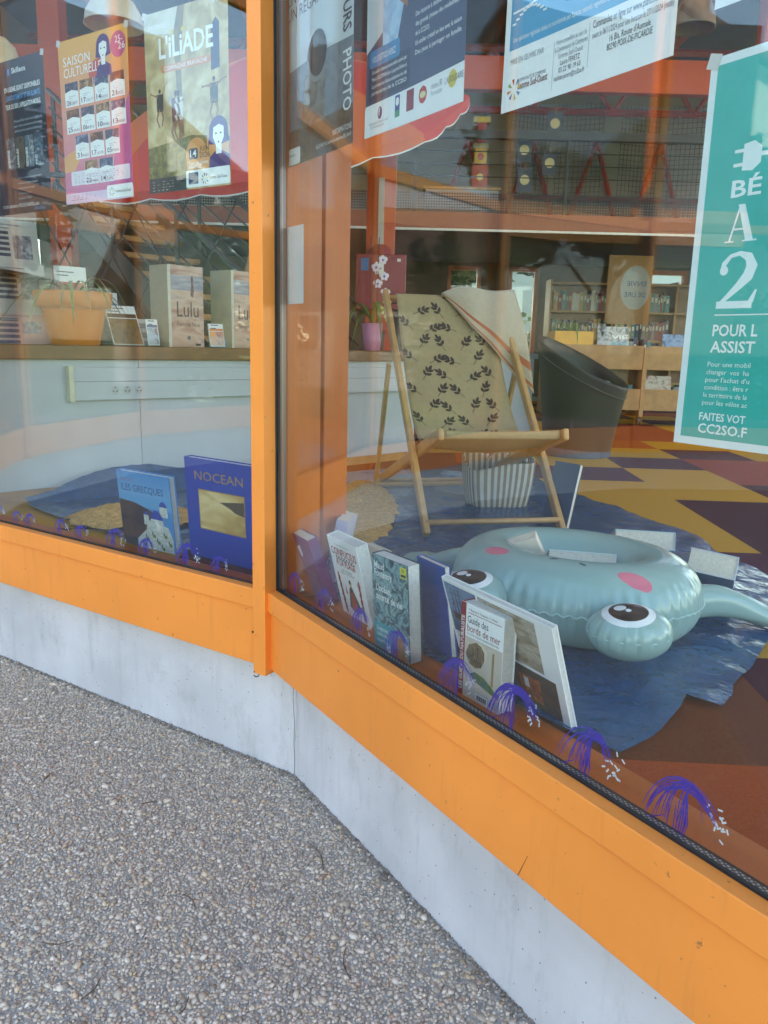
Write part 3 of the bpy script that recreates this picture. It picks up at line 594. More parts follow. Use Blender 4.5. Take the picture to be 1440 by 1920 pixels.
for r_, row in enumerate(dts):
    x0 = (.022, .022, .058, .095)[r_]
    for c_, d_ in enumerate(row):
        u0 = x0+c_*.070; v0 = h*.60-r_*.074; s.rect(u0, v0, u0+.064, v0+.066, W_, 2); s.rect(u0+.001, v0+.036, u0+.063, v0+.066, ph[(r_*3+c_) % 4], 3)
        s.poly([(u0+.001, v0+.034), (u0+.063, v0+.034), (u0+.063, v0+.040), (u0+.032, v0+.046), (u0+.001, v0+.040)], W_, 4)
        s.text(d_[:2], u0+.007, v0+.005, .014, mc('#4a3055'), .021, lay=5, bold=.01); s.text(d_[2:], u0+.030, v0+.005, .008, mc('#8a4a6a'), .030, lay=5); s.lines(u0+.014, v0+.028, .036, 2, .005, mc('#9a8a9a'), .0012, r_*5+c_)
rounded(s, .03, .052, w-.012, .092, .005, mc('#eadfe8'), 2); s.lines(.04, .083, w-.06, 5, .006, mc('#8a5a80'), .0016, 3); s.rect(0, 0, w, .030, mc('#dcc0da'), 2); s.lines(.02, .022, .15, 3, .006, mc('#7a4a7a'), .0016, 4)
rounded(s, w*.62, .004, w-.003, .040, .005, W_, 3); sunburst(s, w*.69, .022, .012, 4); s.text('Somme Sud-Ouest', w*.745, .018, .008, K_, .070, lay=5); s.build(s.o)
# play poster
s = poster('poster', 'theatre poster with dancers before a stone tower, purple haired woman at its corner', 'A', .506, 1.652, .315, .455, PM('stone photo', ['#a08658', '#c9ae7a', '#e2cfa2'], 22), curl=.003)
w, h = s.w, s.h
s.poly([(0, h*.08), (w, h*.08), (w, h*.26), (w*.55, h*.30), (0, h*.26)], PM('dry grass photo', ['#4d4a26', '#7a7038', '#a09050'], 70), 1)
s.poly([(0, h), (w*.42, h), (w*.36, h*.86), (w*.0, h*.9)], PM('hazy sky photo', ['#c9c6be', '#dcd6c4', '#b8ae98'], 15), 1)
s.poly([(w*.36, h*.86), (w*.42, h), (w*.5, h), (w*.44, h*.72), (w*.46, h*.3), (w*.40, h*.3)], PM('shaded stone photo', ['#6e5c40', '#8a744e', '#97825a'], 30), 1)
s.poly([(w*.80, h*.62), (w*.90, h*.63), (w*.90, h*.86), (w*.86, h*.89), (w*.80, h*.85)], mc('#3d4460'), 1)
s.text("L'iLiADE", w*.18, h*.745, .052, W_, .205, bold=.02)
for u in (.345, .475): s.disc(w*u, h*.875, .006, .006, mc('#e0c23a'), 3, 10)
rounded(s, w*.2, h*.665, w*.80, h*.705, .006, mc('#d98a4f'), 2); s.text('COMPAGNIE BRAVACHE', w*.235, h*.674, .011, W_, .165); s.text('SPECTACLE', w*.05, h*.91, .011, W_, .07); s.text('15H00', w*.8, h*.962, .011, W_, .042)
def dancer(u, v, k, arm, c='#2c2220'):
    k *= 1.12; C_ = mc(c); sk = mc('#9a6a48'); s.disc(u, v+.96*k, .05*k, .06*k, mc('#3a251a'), 3, 10)
    s.poly([(u-.14*k, v+.88*k), (u+.14*k, v+.88*k), (u+.13*k, v+.42*k), (u-.13*k, v+.42*k)], C_, 3)
    for g, (ax, ay) in zip((-1, 1), arm): s.poly([(u+g*.08*k, v+.86*k), (u+g*.08*k+ax*k, v+.80*k+ay*k), (u+g*.08*k+ax*k, v+.85*k+ay*k), (u+g*.06*k, v+.78*k)], sk, 3)
    s.poly([(u-.09*k, v+.5*k), (u+.01*k, v+.5*k), (u-.12*k, v+.22*k), (u-.02*k, v), (u-.07*k, v), (u-.18*k, v+.22*k)], sk, 3); s.poly([(u-.01*k, v+.5*k), (u+.09*k, v+.5*k), (u+.16*k, v+.25*k), (u+.08*k, v+.03*k), (u+.03*k, v+.03*k), (u+.08*k, v+.25*k)], sk, 3)
dancer(w*.17, h*.37, .085, ((-.32, .12), (.24, .35))); dancer(w*.37, h*.27, .115, ((.1, .12), (.05, .05)), '#6a3038'); dancer(w*.40, h*.28, .11, ((-.05, .1), (.08, .0)), '#cfc7b4'); dancer(w*.83, h*.35, .095, ((-.35, .0), (.35, .12)), '#4a423a')
s.disc(w*.60, h*.19, .040, .042, ORA, 3); s.disc(w*.86, h*.235, .042, .052, ORA, 3); s.rect(w*.48, h*.095, w*.99, h*.20, ORA, 3)
rounded(s, w*.51, h*.165, w*.62, h*.225, .006, NAVY, 4); s.text('14', w*.525, h*.178, .018, W_, .024, lay=5, bold=.01); s.text('JUIN', w*.64, h*.205, .012, K_, .036, lay=5); s.text('2026', w*.64, h*.168, .014, K_, .038, lay=5); s.text('Tours de Luynes', w*.50, h*.135, .009, W_, .075, lay=5); s.text('AIRAINES', w*.50, h*.112, .010, W_, .05, lay=5, bold=.01)
lady(s, w*.87, h*.10, .115); s.rect(0, 0, w*.48, h*.085, mc('#2a2622'), 2); s.lines(.012, h*.062, .115, 4, .0075, mc('#cfc9bd'), .0014, 8); rounded(s, w*.47, .004, w-.002, h*.105, .004, W_, 5); rounded(s, w*.50, .012, w*.62, h*.092, .003, mc('#24466e'), 6); s.lines(w*.51, h*.075, .026, 3, .008, W_, .002, 5); sunburst(s, w*.70, h*.05, .014, 6); s.text('Somme Sud-Ouest', w*.75, h*.043, .009, K_, .068, lay=7); s.build(s.o)
# dark on-line resources poster
s = poster('poster', 'dark navy poster about free online resources with row of subject cards', 'A', 1.28, 1.640, .318, .458, mc('#222c40', .35), curl=.003)
w, h = s.w, s.h
s.rect(w*.40, h*.905, w*.44, h*.945, mc('#3a78c0'), 2); s.text('Skilleos', w*.47, h*.912, .016, W_, .075, bold=.012)
for k, (t_, c_) in enumerate((('EN LIGNE SONT DISPONIBLES', W_), (', GRATUITEMENT ET EN ILLIMITÉ.', mc('#58a0d8')), ('TEUR OU SUR L’APPLICATION MOBILE.', W_))): s.text(t_, w*.93-.19, h*(.80-.055*k), .0145, c_, .19, bold=.015)
for k, t_ in enumerate(("Aujourd'hui votre accès gratuit", 'pour ce faire connectez-vous directement', 'adhérent sur le portail de la bibliothèque.')): s.text(t_, w*.93, h*(.60-.032*k), .008, mc('#b8c0cc'), .15, 'r')
for k, t_ in enumerate(('JEUNESSE', 'LANGUES', 'LOISIRS', 'PRO')):
    u0 = w*.30+k*.050; rounded(s, u0, h*.30, u0+.046, h*.505, .005, PM('card photo %d' % (k % 3), (['#6a8aa0', '#2c3a4c', '#a8b8c0'], ['#3a3430', '#6a6058', '#1c1a1a'], ['#8aa0b0', '#4a5866', '#c8d0d4'])[k % 3], 40), 2); s.text(t_, u0+.013, h*.31, .011, W_, .055 if k < 3 else .028, rot=math.pi/2, bold=.015)
for k in range(6): s.text(('rde pour vos enfants avec du soutien scolaire', 'contenus ou langues préparées', 'ntissage en ligne des langues', 'on de ses loisirs', 'fiables TICE', 'être votre complice')[k], w*.45, h*(.232-.034*k), .007, mc('#a8b2c0'), (.13, .11, .09, .07, .07, .08)[k])
s.rect(w*.1, .006, w*.74, .028, mc('#222c40'), 2); s.text('TOUTES LES VIDÉOS, PLUS DE COURS RÉGULIERS', w*.16, .021, .0085, W_, .20); s.text('VIE PLUS BELLE', w*.70, .008, .0085, mc('#58a0d8'), .06); s.build(s.o)
# photo contest
s = poster('poster', 'photo contest poster with a lens on stone and sideways lettering', 'B', -.012, 1.674, .332, .470, mc('#cdd6da', .35), curl=.006)
w, h = s.w, s.h
s.poly([(0, h*.45), (w*.5, h*.47), (w, h*.45), (w, h*.12), (0, h*.14)], PM('blue dusk photo', ['#53606e', '#7e8a94', '#3c4754'], 14), 1); s.rect(0, 0, w, h*.17, PM('stone edge photo', ['#4a3c34', '#6e5a4c', '#2c2a2a'], 60), 2)
s.poly([(w*.24, h*.16), (w*.60, h*.16), (w*.62, h*.38), (w*.32, h*.40)], PM('rock photo', ['#4a4540', '#7a7066', '#9a9084'], 30), 3); s.disc(w*.49, h*.455, .050, .052, mc('#8a8a88', .3), 4, 26); s.disc(w*.50, h*.47, .045, .048, mc('#1b2026', .15), 5, 26); s.disc(w*.50, h*.47, .026, .038, mc('#3a302c', .15), 6, 20); s.disc(w*.48, h*.525, .012, .014, mc('#52606c', .2), 7, 14)
s.text('UN LIEU,', w*.06, h*.755, .020, K_, .11); s.text('UN REGARD', w*.05, h*.685, .026, K_, .19)
s.text('CONCOURS', w*.865, h*.885, .038, mc('#28304a'), .19, rot=-math.pi/2, bold=.012); s.text('PHOTO', w*.865, h*.405, .038, W_, .120, rot=-math.pi/2, bold=.012)
s.text('INFORMATIONS', w*.98, h*.068, .012, W_, .085, 'r', lay=4); s.text('03 22 90 19 65 animation.tourisme@cc2so.fr', w*.98, h*.038, .0085, W_, .165, 'r', lay=4)
rounded(s, w*.01, h*.004, w*.24, h*.085, .006, W_, 4); s.text('Formulaire', w*.03, h*.045, .008, K_, .045, lay=5); s.lines(w*.03, h*.03, .045, 2, .008, mc('#6a6a70'), .0015, 6); s.build(s.o)
# family workshop
s = poster('poster', 'family workshop poster showing child playing with wooden blocks above a row of logos', 'B', .368, 1.672, .332, .470, W_, curl=.007)
w, h = s.w, s.h
s.poly([(.0, h*.13), (w, h*.14), (w, h), (0, h)], mc('#3f4a66'), 1); s.poly([(0, h*.34), (w*.24, h*.42), (w*.20, h*.8), (w*.24, h), (0, h)], mc('#c8ccd0'), 2)
s.poly([(w*.18, h*.30), (w*.34, h*.34), (w*.42, h*.50), (w*.40, h*.62), (w*.30, h*.70), (w*.18, h*.66)], PM('pale blue cardigan photo', ['#8fb4d8', '#b4d0e6', '#6f94bc'], 18), 3); s.disc(w*.26, h*.75, .035, .042, mc('#b9856a'), 4); s.poly([(w*.15, h*.72), (w*.18, h*.86), (w*.33, h*.86), (w*.22, h*.76), (w*.20, h*.58), (w*.16, h*.56)], mc('#2a1c18'), 5)
s.poly([(w*.36, h*.48), (w*.44, h*.44), (w*.47, h*.57), (w*.42, h*.58)], mc('#a06a50'), 4); s.poly([(w*.4, h*.36), (w*.98, h*.56), (w*.98, h*.62), (w*.42, h*.46)], mc('#39435c'), 3)
for k in range(9): s.poly([(w*(.49+.01*(k % 2)), h*(.51+.034*k)), (w*(.58+.01*(k % 2)), h*(.53+.034*k)), (w*(.58+.01*(k % 2)), h*(.555+.034*k)), (w*(.49+.01*(k % 2)), h*(.535+.034*k))], mc(('#c9a068', '#b88a50')[k % 2]), 4)
for k in range(3): s.poly([(w*(.64+.03*k), h*.545), (w*(.70+.03*k), h*.59), (w*(.70+.03*k), h*.605), (w*(.64+.03*k), h*.56)], mc('#c8ab80'), 4)
s.poly([(w*.76, h*.5), (w*.98, h*.56), (w, h), (w*.84, h)], PM('checked shirt photo', ['#2c3444', '#8a94a4', '#c8ccd2'], 40), 4); s.poly([(w*.84, h*.56), (w*.92, h*.6), (w*.86, h*.74), (w*.80, h*.66)], mc('#b07a60'), 5)
rounded(s, w*.04, h*.275, w*.37, h*.345, .007, mc('#3a7fae'), 5); s.text('VOUS RETROUVEREZ', w*.07, h*.295, .012, W_, .085, lay=6); rounded(s, w*.03, h*.145, w*.48, h*.285, .006, mc('#2e3750'), 4); rounded(s, w*.5, h*.2, w*.98, h*.42, .006, mc('#3a4663'), 3)
for k, t_ in enumerate(('Un atelier détente sensorielle animé par', 'Maëva JOLIOMIAN (de « La parent’limine »)', "La présence d'associations ou de", 'partenaires de la CC2SO')): s.text(t_, w*.07, h*(.25-.028*k), .0078, W_, .125, lay=6)
for k, t_ in enumerate(('Des lectures à destination des petits et', 'des grands (réseau des médiathèques', 'de la CC2SO)', 'Un atelier créatif en lien avec la saison', 'Des jeux à partager en famille')): s.text(t_, w*.53, h*(.385-.035*k), .0085, W_, .145 if k != 2 else .045, lay=6)
s.poly([(0, 0), (w, 0), (w, h*.135), (0, h*.12)], W_, 6)
s.disc(w*.17, h*.085, .008, .012, mc('#3a2f72'), 7); s.text('f', w*.155, h*.075, .014, W_, lay=8, bold=.02); s.text('Animation Centre Social', w*.05, h*.045, .006, mc('#8a8a90'), .07, lay=7); s.text('Communautaire', w*.07, h*.030, .006, mc('#8a8a90'), .05, lay=7)
s.rect(w*.335, h*.04, w*.385, h*.125, mc('#2a3f86'), 7); s.rect(w*.338, h*.04, w*.382, h*.065, mc('#3f9a6a'), 8); s.disc(w*.36, h*.1, .006, .008, W_, 8, 10); s.lines(w*.395, h*.12, .016, 5, .0075, mc('#9aa0b8'), .0014, 9)
s.rect(w*.455, h*.045, w*.53, h*.125, mc('#8f2030'), 7); s.lines(w*.467, h*.092, .018, 2, .01, W_, .003, 9); s.disc(w*.62, h*.085, .014, .016, mc('#c2453a'), 7, 8); s.disc(w*.62, h*.085, .010, .006, mc('#e8d9a0'), 8, 12)
s.text('réseau 80', w*.70, h*.09, .011, mc('#55556a'), .035, lay=7); s.text('Parentalité', w*.70, h*.065, .009, mc('#7a7a8a'), .035, lay=7); s.disc(w*.90, h*.095, .013, .015, mc('#d8c040'), 7, 14); s.text('L’ASSOLIDAIRE', w*.83, h*.085, .011, K_, .055, lay=8); s.build(s.o)
# planting order
s = poster('poster', 'blue and white tree planting order poster with web address and hand icon', 'B', .803, 1.629, .339, .480, W_, curl=.007)
w, h = s.w, s.h
s.rect(.012, h*.19, w-.008, h-.01, mc('#3f9cc4', .35), 1); rounded(s, w*.38, h*.265, w-.008, h*.43, .008, mc('#246a9a', .35), 2); s.disc(w*.33, h*.50, .06, .05, PM('garden photo', ['#2a3a22', '#4a5a38', '#8a9a78'], 50), 3)
s.text('www.plantonsledecor.fr', w*.40, h*.362, .024, W_, .205, bold=.012); s.text('Découvrez, apprenez, commandez !', w*.395, h*.295, .019, W_, .205, bold=.012); s.text('Une opération régionale initiée et coordonnée par Espaces naturels régionaux et mise en œuvre près de chez vous par', w*.06, h*.212, .008, W_, .295)
def leaf(u, v, a, k, lay=3):
    d = (math.cos(a), math.sin(a)); e = (-d[1], d[0])
    for r_, m_ in ((1, W_), (.72, mc('#3f9cc4', .35))):
        s.poly([(u+d[0]*k*t+e[0]*k*.26*r_*x, v+d[1]*k*t+e[1]*k*.26*r_*x) for t, x in ((.04/r_, 0), (.3, 1), (.6, .95), (1*r_**.3, 0), (.6, -.95), (.3, -1))], m_, lay); lay += 1
for u_, k_ in ((.19, .022), (.34, .026)):
    for a_ in (90, 150, 30): leaf(w*u_, h*.335, R(a_), k_)
for k_ in range(10):
    t_ = k_/9; u1 = w*(.05+.20*t_); v1 = h*(.265+.035*math.sin(3*t_)); s.rect(u1, v1, u1+.008, v1+.003, W_, 3); s.rect(w*(.05+.24*t_), h*(.30+.03*t_*t_), w*(.05+.24*t_)+.009, h*(.30+.03*t_*t_)+.003, W_, 3)
s.text('MISE EN ŒUVRE PAR', w*.05, h*.145, .0085, mc('#8a8f94'), .075); sunburst(s, w*.085, h*.065, .016); s.text('COMMUNAUTÉ DE COMMUNES', w*.11, h*.083, .0055, mc('#6a6a70'), .062); s.text('Somme Sud-Ouest', w*.11, h*.06, .011, mc('#7a2a3a'), .066, bold=.01)
s.rect(w*.335, h*.02, w*.337, h*.165, mc('#9aa0a6'), 2); s.rect(w*.545, h*.05, w*.547, h*.175, mc('#9aa0a6'), 2)
for k, (t_, c_) in enumerate((('Votre conseillère au sein de', '#8a8f94'), ('la Communauté de Communes', '#8a8f94'), ('Somme Sud-Ouest', '#8a8f94'), ('Laura FERETZ', '#3a3f46'), ('03 22 90 19 65', '#3a3f46'), ('habitat-picart@cc2so.fr', '#3a3f46'))): s.text(t_, w*.44, h*(.150-.021*k), .0075, mc(c_), (.062, .066, .05, .04, .045, .062)[k], 'c')
s.text('Commandez en ligne sur www.plantonsledecor.fr', w*.565, h*.155, .0105, mc('#34485e'), .142); s.text('avant le 06/11/2024 pour une livraison le 27/11/2024 (matin)', w*.565, h*.127, .0085, mc('#6a747e'), .142); s.text("16 Bis, Route d'Aumale", w*.77, h*.100, .009, mc('#3a3f46'), .072, 'c'); s.text('80290 POIX-DE-PICARDIE', w*.77, h*.077, .009, mc('#3a3f46'), .08, 'c'); s.build(s.o)
# teal bicycle grant
TEAL = mc('#1fb3a9', .35)
s = poster('poster', 'large teal poster with white border, plug icon and big white figures', 'B', 1.204, 1.130, .338, .477, mc('#e6efee', .35), tilt=0.0, curl=.002)
w, h = s.w, s.h
s.rect(.010, .010, w-.01, h-.010, TEAL, 1); u = .046; PW = mc('#e8f4f2', .35)
v = h*.735; s.poly([(u+.012, v-.012), (u+.026, v-.014), (u+.036, v-.006), (u+.036, v+.012), (u+.026, v+.020), (u+.012, v+.018)], PW, 2); s.rect(u, v-.007, u+.013, v-.003, PW, 2); s.rect(u, v+.009, u+.013, v+.013, PW, 2); s.rect(u+.035, v+.001, w*.45, v+.006, PW, 2)
def serif(sh, t_, u, v, hh, wd, m):        # lettering with little slab feet
    sh.text(t_, u, v, hh, m, wd, bold=.018); 
serif(s, 'BÉ', u+.001, h*.647, .020, .040, PW)
# tall display capitals drawn as shapes: thick and thin strokes with hairline serifs
a0, b0, k = u+.000, h*.535, .044
s.poly([(a0+.30*k, b0+1.0*k), (a0+.50*k, b0+1.0*k), (a0+.86*k, b0), (a0+.62*k, b0)], PW, 2); s.poly([(a0+.34*k, b0+.98*k), (a0+.40*k, b0+.98*k), (a0+.14*k, b0), (a0+.08*k, b0)], PW, 2); s.rect(a0+.18*k, b0+.32*k, a0+.66*k, b0+.37*k, PW, 2); s.rect(a0-.02*k, b0, a0+.26*k, b0+.04*k, PW, 2); s.rect(a0+.52*k, b0, a0+.96*k, b0+.04*k, PW, 2)
a0, b0, k = u-.006, h*.368, .068
cen = [(.10, .66), (.12, .80), (.24, .93), (.42, .97), (.60, .90), (.68, .74), (.62, .56), (.44, .38), (.24, .20), (.10, .08)]; wd_ = [.05, .05, .035, .04, .08, .11, .105, .07, .045, .03]
L_, R_ = [], []
for i_, (x_, y_) in enumerate(cen):
    p_ = cen[max(0, i_-1)]; q_ = cen[min(len(cen)-1, i_+1)]; dx, dy = q_[0]-p_[0], q_[1]-p_[1]; d_ = math.hypot(dx, dy); L_.append((x_-dy/d_*wd_[i_], y_+dx/d_*wd_[i_])); R_.append((x_+dy/d_*wd_[i_], y_-dx/d_*wd_[i_]))
for i_ in range(len(cen)-1): s.poly([(a0+x_*k, b0+y_*k) for x_, y_ in (L_[i_], L_[i_+1], R_[i_+1], R_[i_])], PW, 2)
s.disc(a0+.13*k, b0+.68*k, .085*k, .085*k, PW, 3, 14); s.rect(a0+.04*k, b0, a0+.76*k, b0+.13*k, PW, 2); s.poly([(a0+.66*k, b0+.1*k), (a0+.78*k, b0+.1*k), (a0+.83*k, b0+.32*k), (a0+.79*k, b0+.32*k)], PW, 2)
s.rect(u-.004, h*.350, w*.5, h*.353, PW, 2)
serif(s, 'POUR L', u-.004, h*.297, .0145, .062, PW); serif(s, 'ASSIST', u-.005, h*.254, .0145, .062, PW)
for k_, (t_, wd2) in enumerate((('Pour une mobil', .060), ('changer  vos  ha', .060), ("pour l'achat d'u", .062), ('condition : être r', .062), ('le territoire de la', .062), ('pour les vélos ac', .064))): s.text(t_, u-.006-.0004*k_, h*(.216-.0206*k_), .0064, PW, wd2)
serif(s, 'FAITES VOT', u-.010, h*.071, .0100, .066, PW); serif(s, 'CC2SO.F', u-.010, h*.036, .0125, .070, PW); s.build(s.o)
s = poster('notice', 'plain white sheet taped high above the teal poster', 'B', 1.199, 1.664, .21, .297, m_paper, curl=.004); s.o['category'] = 'notice'; s.build(s.o)
nb = MB(); f_ = pB(.020, 0, .0); nd = Vector((DV[1].x, DV[1].y, 0))
NS0, NS1 = .014, .106
for z0, z1, nm in ((1.345, 1.53, 'white notice sheet hanging in front of the orange post'),):
    nb = MB(); nb.hexa([pB(s_, z, o_) for z in (z0, z1) for s_, o_ in ((NS0, -.0350), (NS1, -.0350), (NS1, -.0345), (NS0, -.0345))], m_paper); tag(nb.build('notice'), nm, 'notice')
# ---------------------------------------------------------------- waves drawn on the glass with purple marker
m_ink = M('purple marker', (.04, .015, .42), .35, var=.1); m_foam = M('white marker', (.85, .85, .9), .4, var=0)
def wave(bay, s0, z0, k, seed, label):
    P = pA if bay == 'A' else pB; sg = -1 if bay == 'A' else 1; rr = random.Random(seed*7+3); b = MB(); o = -.0354; k *= rr.uniform(.88, 1.12); CV = rr.uniform(.30, .60); TP = rr.uniform(.75, 1.1)
    def rib(pts, wd):
        L, Rr = [], []
        for i, (x, y) in enumerate(pts):
            p = pts[max(0, i-1)]; q = pts[min(len(pts)-1, i+1)]; dx, dy = q[0]-p[0], q[1]-p[1]; d = math.hypot(dx, dy) or 1; t = wd*(.35+.65*math.sin(math.pi*min(1, max(0, i/(len(pts)-1)))**.8))
            L.append((x-dy/d*t, y+dx/d*t)); Rr.append((x+dy/d*t, y-dx/d*t))
        for i in range(len(pts)-1):
            b.add([P(s0+sg*x*k, z0+y*k, o+.00005*rr.random()) for x, y in (L[i], Rr[i], Rr[i+1], L[i+1])], [(0, 1, 2, 3)], m_ink)
    for q in range(rr.randint(14, 24)):
        bx = rr.uniform(-.75, .25); by = rr.uniform(-.18, .1); ap = rr.uniform(.78, 1.0); ex = rr.uniform(.62, .95); ey = rr.uniform(.30, .62)
        pts = []
        for i in range(12):
            t = i/11; x = (1-t)**3*bx+3*(1-t)**2*t*(bx*.45-.05)+3*(1-t)*t*t*CV+t**3*ex*TP; y = (1-t)**3*by+3*(1-t)**2*t*ap*1.15+3*(1-t)*t*t*ap*1.18+t**3*ey; pts.append((x, y))
        rib(pts, rr.uniform(.008, .017))
    for q in range(10):
        bx = rr.uniform(-.2, .28); rib([(bx+.02*math.sin(3*t), -.2+t*(.55+.35*rr.random())) for t in (0, .25, .5, .75, 1)] if q % 2 else [(bx, -.2), (bx+.05, .1), (bx*.5+.12, .5), (.2, .78)], .012)
    rib([(-1.0, -.2), (-.75, -.24), (-.5, -.16), (-.2, .05)], .02); rib([(.1, -.1), (.35, -.25), (.7, -.3), (1.1, -.28)], .02)
    f = MB()
    for q in range(15):
        x = .78+rr.gauss(.05, .11); y = .42+rr.gauss(0, .17); a = rr.uniform(0, 3.1); c, s_ = math.cos(a)*.05, math.sin(a)*.05; e, g = -s_*.35, c*.35
        f.add([P(s0+sg*(x+p)*k, z0+(y+r)*k, -.0352) for p, r in ((-c-e, -s_-g), (c-e, s_-g), (c+e, s_+g), (-c+e, -s_+g))], [(0, 1, 2, 3)], m_foam)
    ob = root('wave_drawing', P(s0, z0-.2*k, o)); tag(ob, label, 'drawing', 'waves drawn along the ' + ('left' if bay == 'A' else 'right') + ' pane'); b.build('ink_strokes', ob); f.build('foam_dabs', ob)
WA = ('at the outer end of the island book pane', 'before the white counter panel', 'beside a twin before the white counter panel', 'before the tarpaulin corner', 'before the sand heap', 'beside the island book', 'over the domes of the island book', 'between the island book and blue hardback', 'before the blue hardback')
WB = ('below the purple paperback', 'between the purple paperback and white book', 'before the white philosophy book', 'before the stormy sea book', 'before the field guide spine', 'before the lower corner of the picture book', 'before the tarpaulin tip', 'before bare orange carpet')
for i, (s_, k_) in enumerate(((1.40, .062), (1.275, .042), (1.20, .044), (1.02, .050), (.905, .052), (.735, .060), (.575, .055), (.40, .060), (.262, .050))): wave('A', s_, .590, k_, i, 'purple marker wave drawn on the glass '+WA[i])
for i, (s_, k_) in enumerate(((.055, .055), (.215, .055), (.395, .062), (.548, .066), (.755, .066), (.915, .072), (1.098, .070), (1.275, .078))): wave('B', s_, .592, k_, 20+i, 'purple marker wave drawn on the glass '+WB[i])
# ---------------------------------------------------------------- tarpaulins and sand on the floor
from mathutils import noise as mnoise
m_tarp = M('blue tarpaulin', (.011, .066, .165), .24, var=.22, scale=30, spec=.7)
def crackle(m):        # sharp creases of folded plastic sheet
    n = m.node_tree.nodes; l = m.node_tree.links; bs = n['Principled BSDF']; tc = n.new('ShaderNodeTexCoord'); nz = n.new('ShaderNodeTexNoise'); nz.inputs['Scale'].default_value = 5; nz.inputs['Detail'].default_value = 4; l.new(tc.outputs['Object'], nz.inputs['Vector'])
    mx = n.new('ShaderNodeVectorMath'); mx.operation = 'MULTIPLY_ADD'; l.new(nz.outputs['Color'], mx.inputs[0]); mx.inputs[1].default_value = (.30, .30, .30); l.new(tc.outputs['Object'], mx.inputs[2]); hs = []
    for sc_, wt in ((5, 1.0), (13, .5), (40, .12)):
        v = n.new('ShaderNodeTexVoronoi'); v.feature = 'F1'; v.inputs['Scale'].default_value = sc_; l.new(mx.outputs[0], v.inputs['Vector']); k = n.new('ShaderNodeMath'); k.operation = 'MULTIPLY'; k.inputs[1].default_value = wt; l.new(v.outputs['Distance'], k.inputs[0]); hs.append(k)
    a = n.new('ShaderNodeMath'); l.new(hs[0].outputs[0], a.inputs[0]); l.new(hs[1].outputs[0], a.inputs[1]); b2 = n.new('ShaderNodeMath'); l.new(a.outputs[0], b2.inputs[0]); l.new(hs[2].outputs[0], b2.inputs[1])
    bp = n.new('ShaderNodeBump'); bp.inputs['Strength'].default_value = .40; bp.inputs['Distance'].default_value = .022; l.new(b2.outputs[0], bp.inputs['Height']); l.new(bp.outputs['Normal'], bs.inputs['Normal'])
crackle(m_tarp)
def sheet(name, outline, zf, step, m, z0):
    """cloth or heap over an outline: fine triangulation, height from zf"""
    pts = [Vector(p) for p in outline]; n = len(pts); E = []; V = []
    for i in range(n):
        a, b2 = pts[i], pts[(i+1) % n]; k = max(1, int((b2-a).length/step))
        for t in range(k): V.append(a+(b2-a)*t/k)
    nb = len(V); E = [(i, (i+1) % nb) for i in range(nb)]
    xs = [p.x for p in pts]; ys = [p.y for p in pts]; rr = random.Random(1)
    def inside(p):
        c = False
        for i in range(n):
            a, b2 = pts[i], pts[i-1]
            if (a.y > p.y) != (b2.y > p.y) and p.x < (b2.x-a.x)*(p.y-a.y)/(b2.y-a.y)+a.x: c = not c
        return c
    x = min(xs)
    while x < max(xs):
        y = min(ys)
        while y < max(ys):
            p = Vector((x+rr.uniform(-.3, .3)*step, y+rr.uniform(-.3, .3)*step))
            if inside(p): V.append(p)
            y += step
        x += step
    vo, eo, fo, _, _, _ = delaunay_2d_cdt(V, E, [], 1, 1e-5)
    b = MB(); b.add([(p.x, p.y, z0+zf(p.x, p.y)) for p in vo], [tuple(f) for f in fo], m); return b
def crinkle(x, y):
    a = mnoise.ridged_multi_fractal(Vector((x*3.2, y*3.2, 1.3)), 1.0, 2.1, 4, 1.0, 2.0); c = mnoise.fractal(Vector((x*11, y*11, 4.2)), 1.0, 2.0, 3)
    return .004+.012*max(0, a-.55)+.006*abs(c)
tp = [(-.17, 2.16), (-.02, 1.90), (.20, 1.53), (.367, 1.316), (.405, 1.294), (.426, 1.267), (.509, 1.333), (.553, 1.382), (.592, 1.43), (.632, 1.5), (.685, 1.452), (.736, 1.518), (.758, 1.569), (.84, 1.662), (.957, 1.83), (1.12, 2.02), (1.25, 2.2), (1.233, 2.41), (1.236, 2.495), (1.18, 2.622), (1.21, 2.95), (1.153, 3.098), (1.107, 3.232), (1.037, 3.491), (.9, 3.80), (.869, 3.942), (.80, 4.3), (.21, 4.42), (-.22, 4.30), (-.26, 3.6), (-.25, 2.6)]
tag(sheet('tarpaulin', tp, crinkle, .022, m_tarp, FZ).build('tarpaulin', smooth=True), 'crinkled blue tarpaulin spread under the deck chair and inflatable ring', 'tarpaulin')
ta = [(-1.50, 3.20), (-1.25, 3.54), (-.95, 3.82), (-.55, 4.05), (-.30, 3.6), (-.31, 2.6), (-.42, 2.42), (-.62, 2.52), (-.86, 2.66), (-1.15, 2.86)]
def rise(x, y):
    d = (Vector((x, y))-LPo).dot(Lnv); return crinkle(x, y)+max(0, .16-d)*1.0*(.75+.2*math.sin(x*9))
tag(sheet('tarpaulin', ta, rise, .022, m_tarp, FZ).build('tarpaulin', smooth=True), 'blue tarpaulin turned up against the white counter behind the island books', 'tarpaulin')
m_sand = M('sand', (.62, .36, .12), .95, var=.3, scale=60, bump=1.0, bscale=120, spec=.05)
def heap(cx, cy, rx, ry, hgt, seed):
    def f(x, y):
        d = math.hypot((x-cx)/rx, (y-cy)/ry); return max(0, 1-d*d)*hgt*(.75+.5*mnoise.noise(Vector((x*7, y*7, seed))))+.013*mnoise.fractal(Vector((x*22, y*22, seed)), 1, 2, 4)*max(0, 1.05-d)+.012
    return f
